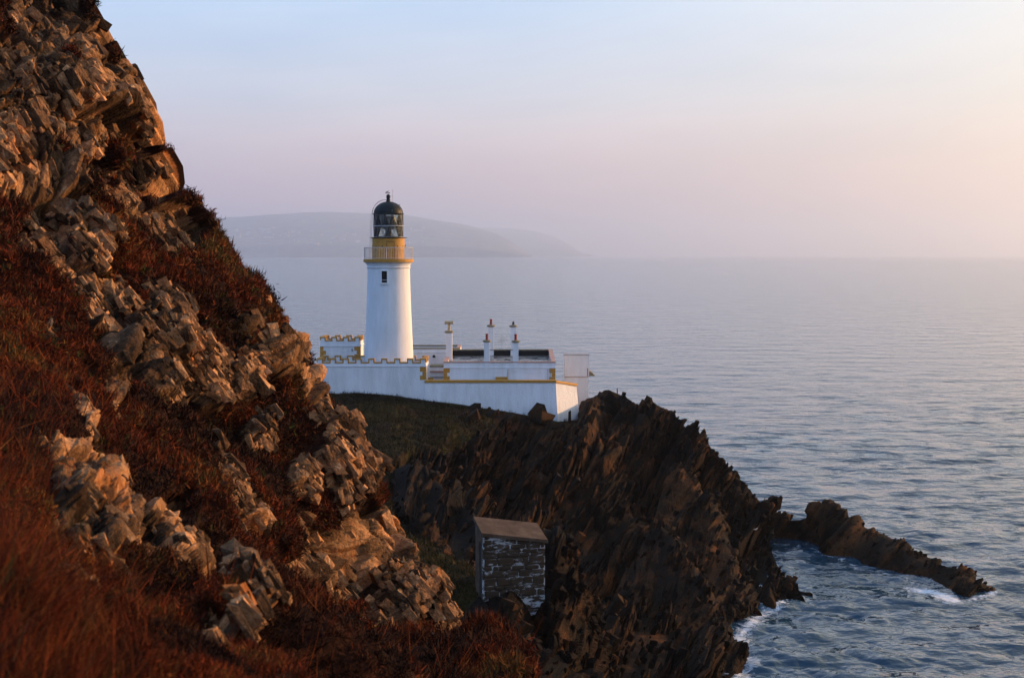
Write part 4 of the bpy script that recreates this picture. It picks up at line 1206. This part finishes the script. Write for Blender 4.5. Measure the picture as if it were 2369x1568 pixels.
for s in (-.36, -.24, -.12, .12, .24, .36):
    m.tube([(xa + s, 160.2, ZR + 1.07 + s * .19 - .28), (xa + s, 160.2, ZR + 1.07 + s * .19 + .28)], 0.012, 4)
m.build('television_aerial', M['pipe'], fh)
tag(fh, 'low white flat roofed house with five chimneys behind the boundary wall', 'house')

# ------------------------------------------------------------------ rear house and linking wall
rh = empty('rear_house', (0, 0, 0))
X0, X1, Y0, Y1 = -15.5, -5.95, 161.0, 166.5
MB().box(X0, X1, Y0, Y1, 11, 17.0).build('wall', M['white'], rh)
MB().box(X0 - .06, X1 + .06, Y0 - .06, Y1 + .06, 17.005, 17.14).build('string_course', M['white'], rh, bevel=.02)
for a in ((X0, X1, Y0, Y0 + .34), (X0, X1, Y1 - .34, Y1), (X1 - .34, X1, Y0 + .342, Y1 - .342), (X0, X0 + .34, Y0 + .342, Y1 - .342)):
    MB().box(*a, 17.145, 17.46).build('parapet', M['white'], rh)
MB().box(X0 - .05, X1 + .05, Y0 - .05, Y0 + .39, 17.463, 17.60).build('coping', M['stonecap'], rh, bevel=.02)
MB().box(X0 - .05, X1 + .05, Y1 - .39, Y1 + .05, 17.463, 17.60).build('coping', M['stonecap'], rh, bevel=.02)
MB().box(X1 - .39, X1 + .05, Y0 + .40, Y1 - .40, 17.463, 17.60).build('coping', M['rose'], rh, bevel=.02)
MB().box(X0 + .36, X1 - .36, Y0 + .36, Y1 - .36, 16.9, 17.2).build('roof', M['bitumen'], rh)
xv = float(P(1004, 830, 160.9)[0])
MB().tube([(xv, 160.86, 14.6), (xv, 160.86, 16.55)], 0.08, 8).build('flue_pipe', M['white'], rh)
MB().lathe([(.10, 16.5), (.17, 16.56), (.15, 16.72), (.05, 16.8)], 10, (xv, 160.86)).build('flue_cap', M['black'], rh)
tag(rh, 'plain white rear house with dark flat roof between tower and chimneys', 'house')

lw = empty('link_block', (0, 0, 0))
MB().box(-8.75, -7.2, 150.9, 153.5, 11, 16.2).build('wall', M['white'], lw)
MB().box(-8.78, -7.18, 150.84, 153.5, 16.203, 16.36).build('coping', M['stonecap'], lw, bevel=.02)
MB().box(-8.75, -7.2, 150.80, 150.897, 15.62, 15.80).build('lintel', M['rose'], lw)
MB().box(-8.75, -7.2, 150.80, 150.897, 15.10, 15.18).build('ledge', M['pipe'], lw)
MB().box(-8.82, -8.3, 149.2, 150.0, 13.0, 14.98 + .2).build('step_block', M['ochre'], lw)
tag(lw, 'narrow white link block between battlemented building and flat roofed house', 'building')

# ------------------------------------------------------------------ plain white block by the sea edge
wb = empty('white_block', (0, 0, 0))
yb_ = 160.0
xl, xr = float(P(1306.5, 850, yb_)[0]), float(P(1363, 850, yb_)[0])
MB().box(xl, xr - .08, yb_ + .06, yb_ + 3.0, 9.5, 14.36).build('lower_wall', M['block'], wb)
MB().box(xl, xr, yb_, yb_ + 3.1, 14.42, 16.82).build('upper_wall', M['block'], wb)
MB().box(xl - .02, xr + .02, yb_ - .02, yb_ + 3.12, 14.362, 14.418).build('joint_ledge', M['rose'], wb)
MB().box(xl - .06, xr + .06, yb_ - .06, yb_ + 3.16, 16.823, 16.93).build('roof_slab', M['pipe'], wb, bevel=.02)
MB().hexa([(xr + .003, yb_ + .3, 14.43), (xr + .75, yb_ + .3, 14.43), (xr + .75, yb_ + 2.2, 14.43), (xr + .003, yb_ + 2.2, 14.43)],
          [(xr + .003, yb_ + .3, 14.95), (xr + .25, yb_ + .3, 14.95), (xr + .25, yb_ + 2.2, 14.95), (xr + .003, yb_ + 2.2, 14.95)]).build('side_canopy', M['stonecap'], wb)
MB().box(xr - .22, xr - .12, yb_ - .012, yb_ + .02, 14.46, 15.35).build('rust_streak', M['rust'], wb)
tag(wb, 'plain tall white concrete block with rust streak at the seaward end', 'building')

# ------------------------------------------------------------------ stone hut in the gully
def hut():
    a = radians(12)
    t = empty('stone_hut', tuple(P(1116.3, 1367, 76)), a)
    W, Dp, Hh = 3.55, 2.4, 3.0
    z = {'fl': Hh, 'fr': Hh - .5, 'bl': Hh + .42, 'br': Hh - .02}
    MB().hexa([(0.06, .09, -1.5), (W - .06, .09, -1.5), (W - .06, .35, -1.5), (0.06, .35, -1.5)], [(0.06, .09, z['fl'] - .004), (W - .06, .09, z['fr'] - .004), (W - .06, .35, z['fr'] + .04), (0.06, .35, z['fl'] + .04)]).build('front_wall', M['hutwall'], t)
    fw = [o for o in t.children if o.name.startswith('front_wall')][0]
    side = MB()
    def zz(x, y):
        return z['fl'] + (z['fr'] - z['fl']) * x / W + (z['bl'] - z['fl']) * y / Dp
    for (x0, x1, y0, y1, zb) in ((0.06, .32, .353, .62, -1.5), (0.06, .32, 1.25, Dp, -1.5), (0.06, .32, .622, 1.248, 2.5), (W - .32, W - .06, .353, Dp, -1.5), (.323, W - .323, Dp - .3, Dp, -1.5)):
        side.hexa([(x0, y0, zb), (x1, y0, zb), (x1, y1, zb), (x0, y1, zb)], [(x0, y0, zz(x0, y0) - .005), (x1, y0, zz(x1, y0) - .005), (x1, y1, zz(x1, y1) - .005), (x0, y1, zz(x0, y1) - .005)])
    side.build('side_wall', M['hutslab'], t)
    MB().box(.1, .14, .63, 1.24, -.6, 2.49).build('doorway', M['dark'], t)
    th = .20
    MB().hexa([(-.06, -.08, zz(-.06, -.08)), (W + .06, -.08, zz(W + .06, -.08)), (W + .06, Dp + .1, zz(W + .06, Dp + .1)), (-.06, Dp + .1, zz(-.06, Dp + .1))],
              [(-.06, -.08, zz(-.06, -.08) + th), (W + .06, -.08, zz(W + .06, -.08) + th), (W + .06, Dp + .1, zz(W + .06, Dp + .1) + th), (-.06, Dp + .1, zz(-.06, Dp + .1) + th)]).build('roof_slab', M['hutslab'], t, bevel=.02)
    g = random.Random(5)
    zr = -0.35
    while zr < Hh - .12:
        hgt = g.uniform(.20, .46)
        x = 0.09
        while x < W - .12:
            ww = g.uniform(.3, 1.05)
            x1 = min(x + ww, W - .08)
            ztop = min(zr + hgt - .035, zz((x + x1) / 2, 0) - .05)
            if ztop - zr > .08 and x1 - x > .1:
                j = lambda s=.03: g.uniform(-s, s)
                d = g.uniform(.0, .035)
                q0, q1, h0, h1 = x + .015, x1 - .015, zr, ztop
                cx, cz = (q0 + q1) / 2, (h0 + h1) / 2
                ring = [(q0 + abs(j()), h0 + .05 + j()), (q0 + .07 + j(), h0 + j(.012)), (cx + j(), h0 + j(.015)), (q1 - .07 + j(), h0 + j(.012)), (q1 - abs(j()), h0 + .05 + j()),
                        (q1 - abs(j()), h1 - .05 + j()), (q1 - .07 + j(), h1 + j(.012)), (cx + j(), h1 + j(.012)), (q0 + .07 + j(), h1 + j(.012)), (q0 + abs(j()), h1 - .05 + j())]
                n = len(ring)
                vv = [(p, .10, r) for p, r in ring] + [(p, .06 - d, r) for p, r in ring] + [(cx + (p - cx) * .8, .035 - d, cz + (r - cz) * .75) for p, r in ring]
                ff = [(i, (i + 1) % n, n + (i + 1) % n, n + i) for i in range(n)] + [(n + i, n + (i + 1) % n, 2 * n + (i + 1) % n, 2 * n + i) for i in range(n)] + [tuple(range(2 * n, 3 * n))]
                MB().add(vv, ff).build('stone', M['hutstone'], fw)
            x = x1
        zr += hgt
    tag(t, 'small stone hut with concrete slab roof and lime streaked front in the gully', 'hut')
hut()

# ------------------------------------------------------------------ gulls and posts
def bird(loc, rz, scale, label, dark=False):
    t = empty('seabird' if dark else 'gull', loc, rz)
    prof = [(-.52, .0, .01), (-.40, .01, .035), (-.22, .0, .075), (-.02, -.01, .115), (.14, .0, .11), (.24, .06, .075), (.28, .13, .058), (.31, .18, .062), (.36, .19, .055), (.41, .185, .025)]
    n = 10; v = []; f = []
    for x, z, r in prof:
        for i in range(n):
            a = 2 * pi * i / n
            v.append((x * scale, r * cos(a) * scale * .9, (z + .24 + r * sin(a)) * scale))
    for k in range(len(prof) - 1):
        for i in range(n):
            f.append((k * n + i, k * n + (i + 1) % n, (k + 1) * n + (i + 1) % n, (k + 1) * n + i))
    f += [tuple(range(n - 1, -1, -1)), tuple((len(prof) - 1) * n + i for i in range(n))]
    MB().add(v, f).build('body', M['darkfeather' if dark else 'feather'], t, smooth=True)
    MB().tube([(.39 * scale, 0, .425 * scale), (.50 * scale, 0, .405 * scale)], .018 * scale, 5, r2=.005 * scale).build('beak', M['beak'], t)
    for s in (-1, 1):
        MB().tube([(.02 * scale, s * .04 * scale, .15 * scale), (.03 * scale, s * .04 * scale, 0)], .011 * scale, 4).build('leg', M['beak'], t)
        if not dark:
            MB().hexa([(-.42 * scale, s * .05 * scale, .22 * scale), (.12 * scale, s * .11 * scale, .20 * scale), (.12 * scale, s * .125 * scale, .20 * scale), (-.42 * scale, s * .07 * scale, .22 * scale)],
                      [(-.42 * scale, s * .04 * scale, .26 * scale), (.14 * scale, s * .09 * scale, .33 * scale), (.14 * scale, s * .11 * scale, .33 * scale), (-.42 * scale, s * .06 * scale, .26 * scale)]).build('wing', M['pipe'], t)
    tag(t, label, 'bird')
    return t
bird((LX - 0.08, LY, zc(207)), 0.15, 0.42, 'dark seabird perched on the wind vane above the lantern dome', True)
bird((LX + (770 - 600) * K, LY - .15, zc(412)), 0.3, 0.36, 'dark seabird standing on the shoulder of the lantern dome', True)
bird((LX + (884 - 600) * K, LY - 1.72, zc(1056)), -1.2, 0.60, 'white gull standing on the lighthouse gallery handrail')

# ------------------------------------------------------------------ loose rocks, one object each, sharing a few shapes
import bmesh
def hull(seed, flat, sharp=1.0):                                # an angular broken block: jittered box corners, convex hull
    g = np.random.default_rng(seed)
    c = np.array([(x, y, z) for x in (-1, 1) for y in (-1, 1) for z in (-1, 1)], float)
    c = c * g.uniform(.62, 1.0, (8, 3)) + g.normal(0, .09, (8, 3))
    e = g.normal(size=(5, 3)); e = e / np.linalg.norm(e, axis=1, keepdims=True) * g.uniform(.85, 1.1, (5, 1))
    p = np.concatenate([c, e]) * np.array(flat)
    bm = bmesh.new()
    for q in p:
        bm.verts.new(q)
    r = bmesh.ops.convex_hull(bm, input=bm.verts)
    dead = [v_ for v_ in bm.verts if not v_.link_faces]
    bmesh.ops.delete(bm, geom=dead, context='VERTS')
    bmesh.ops.triangulate(bm, faces=bm.faces[:])
    bm.verts.index_update()
    v_ = np.array([q.co[:] for q in bm.verts]); f_ = np.array([[q.index for q in fc.verts] for fc in bm.faces])
    bm.free()
    return v_, f_
def rock_mesh(name, seed, mat, flat=(1.0, 0.75, 0.6), sub=3, slab=False):
    v_, f_ = hull(seed, flat)
    me = fast_mesh(name, v_, f_)
    me.materials.append(mat)
    return me
def euler(rx, ry, rz):
    cx, sx, cy, sy, cz, sz = np.cos(rx), np.sin(rx), np.cos(ry), np.sin(ry), np.cos(rz), np.sin(rz)
    return np.stack([np.stack([cy * cz, sx * sy * cz - cx * sz, cx * sy * cz + sx * sz], -1),
                     np.stack([cy * sz, sx * sy * sz + cx * cz, cx * sy * sz - sx * cz], -1),
                     np.stack([-sy, sx * cy, cx * cy], -1)], -2)
def rubble(parent, name, p, n, size, ang, mat, flat, seed, sink, turn=0.0):
    """many small angular blocks wedged into an outcrop, beyond counting: one part"""
    g = np.random.default_rng(seed)
    V, F, T = [], [], []
    base = 0
    lib = [hull(seed + k, flat) for k in range(14)]
    which = g.integers(0, 14, len(p))
    for k, (v_, f_) in enumerate(lib):
        m_ = which == k
        if not m_.any():
            continue
        N_ = m_.sum()
        R = euler(g.normal(0, .18, N_), radians(ang) + g.normal(0, .17, N_), g.normal(0, .22, N_) + turn)
        sc_ = size[m_][:, None] * g.uniform(.75, 1.3, (N_, 3))
        q_ = np.einsum('nij,nvj->nvi', R, v_[None] * sc_[:, None]) + (p[m_] + n[m_] * (size[m_] * sink)[:, None])[:, None]
        V.append(q_.reshape(-1, 3))
        F.append((f_[None] + (np.arange(N_) * len(v_))[:, None, None] + base).reshape(-1, 3))
        T.append(np.repeat(g.random(N_), len(v_)))
        base += N_ * len(v_)
    me = fast_mesh(name, np.concatenate(V), np.concatenate(F))
    t_ = np.concatenate(T)
    for nm, val in (('tone', .22 + .62 * t_), ('veg', t_ * 0)):
        a_ = me.attributes.new(nm, 'FLOAT', 'POINT')
        a_.data.foreach_set('value', val.astype(np.float32))
    o = link(name, me, mat, parent)
    o['kind'] = 'stuff'
    return o
def scatter(parent, G, mask, count, meshes, name, smin, smax, sink, ang, g, wproj=None):
    idx = np.argwhere(mask)
    pick = idx[g.choice(len(idx), min(count, len(idx)), replace=False)]
    N = gnormals(G)
    if N[..., 2].mean() < 0:
        N = -N
    for (i, j) in pick:
        p = G[i, j]; n = N[i, j]
        s = g.uniform(smin, smax) * (1.0 if g.random() < .75 else 1.5)
        o = bpy.data.objects.new(name, meshes[g.integers(len(meshes))])
        COL.objects.link(o); o.parent = parent
        o.location = p - n * s * sink
        o.scale = (s * g.uniform(.8, 1.4), s * g.uniform(.7, 1.0), s * g.uniform(.6, 1.0))
        o.rotation_euler = (g.normal(0, .15), radians(ang) + g.normal(0, .13), g.normal(0, .22) + .2)
gsc = np.random.default_rng(21)
tan_rocks = [rock_mesh('rock', 50 + k, M['boulder'], (1.15, .8, .62)) for k in range(9)]
inframe = (PXg > -20) & (PYg > -20) & (PYg < 1500)
far_part = inframe & (rock > .8) & (Yg > 24)
near_part = inframe & (rock > .8) & (Yg <= 24) & (Yg > 12)
scatter(hillside, G1, far_part, 190, tan_rocks, 'rock', .09, .19, .6, 57, gsc)
scatter(hillside, G1, near_part, 70, tan_rocks, 'rock', .06, .12, .6, 57, gsc)
scatter(hillside, G1, inframe & (rock > .8) & (Yg <= 12), 40, tan_rocks, 'rock', .04, .09, .4, 55, gsc)
scatter(bank, B1, (brock > .7), 26, tan_rocks, 'rock', .05, .11, .3, 65, gsc)
pb = (rock > .7) * (PXg > -30) * (PYg > -40) * (PYg < 1560) * np.gradient(PXg, axis=1) + 1e-9
pb = pb * (0.03 + sstep(-.1, .25, fbm(SG, .7, 3, 51)))
kb = gsc.choice(pb.size, 7500, p=pb.ravel() / pb.sum())
NG = gnormals(G1)
NG = -NG if NG[..., 2].mean() < 0 else NG
szb = np.exp(gsc.uniform(np.log(.028), np.log(.15), 7500)) * np.clip(Yg.ravel()[kb] / 27, .25, 1.2)
rubble(hillside, 'rubble', G1.reshape(-1, 3)[kb], nrm.reshape(-1, 3)[kb], szb, 57, M['hill'], (1.6, .9, .66), 700, -.5, 0.35)
pb = (brock > .5) + 1e-9
kb = gsc.choice(pb.size, 520, p=pb.ravel() / pb.sum())
NB = gnormals(B1)
NB = -NB if NB[..., 2].mean() < 0 else NB
rubble(bank, 'rubble', B1.reshape(-1, 3)[kb], NB.reshape(-1, 3)[kb], np.exp(gsc.uniform(np.log(.02), np.log(.075), 520)), 62, M['hill'], (1.7, .9, .62), 730, -.3, 0.3)
slabs = [rock_mesh('rock_slab', 80 + k, M['loose'], (2.0, .9, .5), 3, True) for k in range(8)]
pd = ((turf < .2) & (PYh < 1565) & (PYh - poly(HEAD_TOP, hx)[None] > 4) & (D1[..., 2] > .3)).astype(float)
pd *= ~((PXh > 1070) & (PXh < 1310) & (PYh > 1170) & (PYh < 1430))
pd *= ~((PXh < 1430) & (PYh < 1000) & (PXh > 1200))
kb = gsc.choice(pd.size, 1300, p=pd.ravel() / pd.sum())
pq = [D1.reshape(-1, 3)[kb]]; nq = [nf.reshape(-1, 3)[kb]]
for Gl, nl in LOFTS[:5]:
    ax_, ay_ = project(Gl)
    okl = np.flatnonzero(((ax_ > 880) & (ay_ < 1565) & (Gl[..., 2] > .3)).ravel())
    okl = okl[(ay_.ravel()[okl] > 1010)]
    kk = gsc.choice(okl, 170)
    pq.append(Gl.reshape(-1, 3)[kk]); nq.append(nl.reshape(-1, 3)[kk])
pq = np.concatenate(pq); nq = np.concatenate(nq)
rubble(headland, 'rubble', pq, nq, np.exp(gsc.uniform(np.log(.10), np.log(.48), len(pq))), -63, M['headland'], (2.1, .9, .34), 760, -.3, 0.3)
Gl, nl = LOFTS[5]
kk = gsc.choice(Gl.shape[0] * Gl.shape[1], 260)
rubble(reef, 'rubble', Gl.reshape(-1, 3)[kk], nl.reshape(-1, 3)[kk], np.exp(gsc.uniform(np.log(.10), np.log(.32), 260)), -58, M['headland'], (1.7, .9, .45), 790, -.35, 0.3)
tan_dark = [rock_mesh('rock', 95 + k, M['loose'], (1.1, .85, .8)) for k in range(5)]
vis = ~((PXh > 1070) & (PXh < 1310) & (PYh > 1170) & (PYh < 1430)) & (PYh < 1560) & (turf < .25) & (D0[..., 2] > .5)
scatter(headland, D1, vis & (PYh - poly(HEAD_TOP, hx)[None] > 40), 150, slabs, 'rock_slab', .3, .75, .75, -62, gsc)
scatter(headland, D1, (PYh - poly(HEAD_TOP, hx)[None] < 8) & (PXh > 1350) & (PXh < 1770), 14, tan_dark, 'rock', .25, .5, .5, -55, gsc)
scatter(headland, D1, (PYh > 945) & (PYh < 985) & (PXh > 1060) & (PXh < 1270), 22, tan_dark, 'rock', .3, .6, .3, -30, gsc)
scatter(headland, D1, (PYh > 1415) & (PYh < 1560) & (PXh > 1020) & (PXh < 1300), 40, slabs, 'rock_slab', .12, .36, .4, -12, gsc)
def crag(loc, size, rot, me, name, parent):
    o = bpy.data.objects.new(name, me); COL.objects.link(o); o.parent = parent
    o.location = loc; o.scale = size; o.rotation_euler = rot
    return o
crag(P(1420, 922, 153), (1.25, 1.1, 1.0), (0, .35, .4), tan_dark[2], 'rock', headland)
crag(P(1398, 924, 155), (0.9, .9, 1.1), (0, -.5, .1), tan_dark[1], 'rock', headland)
crag(P(1243, 958, 144), (1.0, .9, 1.1), (0.2, -.6, .3), tan_dark[3], 'rock', headland)
crag(P(1255, 968, 143.6), (1.2, .9, .9), (0, .3, .9), tan_dark[4], 'rock', headland)
mp = MB().tube([tuple(P(1428, 918, 153)), tuple(P(1428, 899, 153))], 0.06, 6).build('metal_post', M['black'])
tag(mp, 'short black metal post on the crag beside the white block', 'post')
def ground_z(px, py):
    k = np.argmin((PXh - px) ** 2 + (PYh - py) ** 2)
    return D1.reshape(-1, 3)[k]
q = ground_z(1729, 1263)
bird(tuple(q + np.array([0, -.3, 0.1])), 0.4, 0.55, 'white gull resting on the dark seaward slope of the headland')
RV = np.array([v_.co[:] for v_ in reef.data.vertices])
def reef_top(px):
    ax, ay = project(RV)
    s = np.abs(ax - px) < 3
    c = RV[s]
    return c[np.argmin(ay[s])]
q = reef_top(1826)
bird(tuple(q), 2.6, 0.6, 'white gull standing on the saddle of the dark reef')

# ------------------------------------------------------------------ houses on the far hill
hm_ = MB().box(-5, 5, -4, 4, -3, 6)
hm_.add([(-5.4, -4.4, 6.01), (5.4, -4.4, 6.01), (5.4, 4.4, 6.01), (-5.4, 4.4, 6.01), (-5.4, 0, 9.5), (5.4, 0, 9.5)], [(0, 1, 5, 4), (2, 3, 4, 5), (0, 4, 3), (1, 2, 5), (3, 2, 1, 0)], 1)
first = None
ax, ay = project(hill_near)
ok = np.argwhere((ay > 527) & (ay < 566) & (ax > 545) & (ax < 985) & (np.arange(70)[:, None] < 48))
gh = np.random.default_rng(31)
for k, (i, j) in enumerate(ok[gh.choice(len(ok), 90, replace=False)]):
    if first is None:
        first = o = hm_.build('house', [M['wallfar'], M['rooffar']])
        tag(o, 'tiny pale house among others on the hazy far hill', 'house', 'houses on the far hill')
    else:
        o = first.copy(); COL.objects.link(o)
    o.location = hill_near[i, j] + np.array([gh.uniform(-60, 60), 0, 0.5])
    s = gh.uniform(2.4, 4.4)
    o.scale = (s * gh.uniform(.8, 2.4), s, s * gh.uniform(.8, 1.2))
    o.rotation_euler = (0, 0, gh.uniform(-.5, .5))

# ------------------------------------------------------------------ heather, dry grass and turf (beyond counting)
def tufts(name, P0, N0, size, nsp, lean, wid, tint, mat, label, cat, g, up=0.55, ln=(.5, 1.0)):
    n = len(P0)
    C = np.repeat(P0, nsp, 0); Nn = np.repeat(N0, nsp, 0); S = np.repeat(size, nsp)
    d = g.normal(size=(n * nsp, 3)) * lean + Nn * 0.7 + np.array([0, 0, up])
    d /= np.linalg.norm(d, axis=1, keepdims=True)
    rt = g.normal(size=(n * nsp, 3)); rt -= (rt * d).sum(1, keepdims=True) * d
    rt /= np.linalg.norm(rt, axis=1, keepdims=True)
    base = C + g.normal(size=(n * nsp, 3)) * (S * .45)[:, None] * (1 - np.abs(Nn) * .5)
    L = S * g.uniform(ln[0], ln[1], n * nsp)
    tip = base + d * L[:, None]
    wv = rt * (S * wid)[:, None]
    V = np.stack([base - d * (S * .1)[:, None] + wv, tip, base - d * (S * .1)[:, None] - wv], 1).reshape(-1, 3)
    me = fast_mesh(name, V, np.arange(len(V)).reshape(-1, 3))
    at = me.attributes.new('tint', 'FLOAT', 'POINT')
    tt = np.clip(np.repeat(tint, nsp) + g.normal(0, .07, n * nsp), 0, 1)
    at.data.foreach_set('value', np.repeat(tt, 3).astype(np.float32))
    o = link(name, me, mat)
    tag(o, label, cat, kind='stuff')
    return o
def sample(G, prob, count, g):
    w_ = prob.ravel() / prob.sum()
    k = g.choice(len(w_), count, p=w_)
    N = gnormals(G)
    if N[..., 2].mean() < 0:
        N = -N
    return k, G.reshape(-1, 3)[k], N.reshape(-1, 3)[k]
gv = np.random.default_rng(77)
nh = 27000
pr = (1 - rock) ** 2 * (PXg > -60) * (PYg > -60) * (PYg < 1620) + 1e-9
pr = pr * (PXg - np.roll(PXg, 1, 1)).clip(0, 5)
k, p, n = sample(G1, pr, nh, gv)
yy = Yg.ravel()[k]
tn = 0.42 + 0.55 * fbm(p, 0.6, 4, 501) + 0.12 * gv.normal(size=nh)
tn = np.where(gv.random(nh) < 0.06, 0.98, np.clip(tn, 0.02, 0.93))
sz = gv.uniform(.08, .2, nh) * np.clip(yy / 26, .45, 1.05)
tufts('heather', p, n, sz, 13, .75, .085, tn, M['heather'], 'dense rust red heather covering the hillside between the crags', 'heather', gv)
nh = 12000
prb = (1 - brock) * ((PYb < 1640) & (PXb > -60)) + 1e-9
prb = prb * np.gradient(PYb, axis=0)
k, p, n = sample(B1, prb, nh, gv)
yy = Yb.ravel()[k]; px = PXb.ravel()[k]
tn = 0.36 + 0.75 * fbm(p, 1.1, 4, 502) + 0.1 * gv.normal(size=nh)
sz = gv.uniform(.09, .19, nh) * np.clip(yy / 20, .36, 1.0)
tufts('heather', p, n, sz, 14, .7, .07, np.clip(tn, .02, .9), M['heather'], 'bright red heather on the near bank in front of the crags', 'heather', gv)
nh = 420
prb2 = prb * (0.15 + sstep(500, 150, PXb)) * sstep(-.1, .4, fbm(B1, .6, 3, 503))
k, p, n = sample(B1, prb2, nh, gv)
sz = gv.uniform(.30, .55, nh) * np.clip(Yb.ravel()[k] / 16, .4, 1)
tufts('dry_grass', p, n, sz, 16, .45, .012, np.clip(.62 + .17 * gv.normal(size=nh), .25, .93), M['heather'], 'long dry orange grass stems on the near bank', 'grass', gv, .5, (.6, 1.3))
nh = 420
pr2 = pr * sstep(380, 120, PXg) * sstep(850, 1000, PYg)
k, p, n = sample(G1, pr2, nh, gv)
sz = gv.uniform(.25, .5, nh) * np.clip(Yg.ravel()[k] / 18, .4, 1)
tufts('dry_grass', p, n, sz, 16, .45, .012, np.clip(.6 + .17 * gv.normal(size=nh), .25, .93), M['heather'], 'long dry brown grass hanging over the hillside ledges', 'grass', gv, .4, (.6, 1.3))
nh = 9000
pr3 = np.clip(turf - .3, 0, 1) * (PXh > 740) * (PYh < 1450) + 1e-9
k, p, n = sample(D1, pr3, nh, gv)
tn = .45 + .4 * fbm(p, .2, 3, 504) + .1 * gv.normal(size=nh)
tufts('turf_grass', p, n, gv.uniform(.14, .42, nh), 9, .6, .08, np.clip(tn, 0, 1), M['grass'], 'short olive brown grass on the slope below the white wall', 'grass', gv)
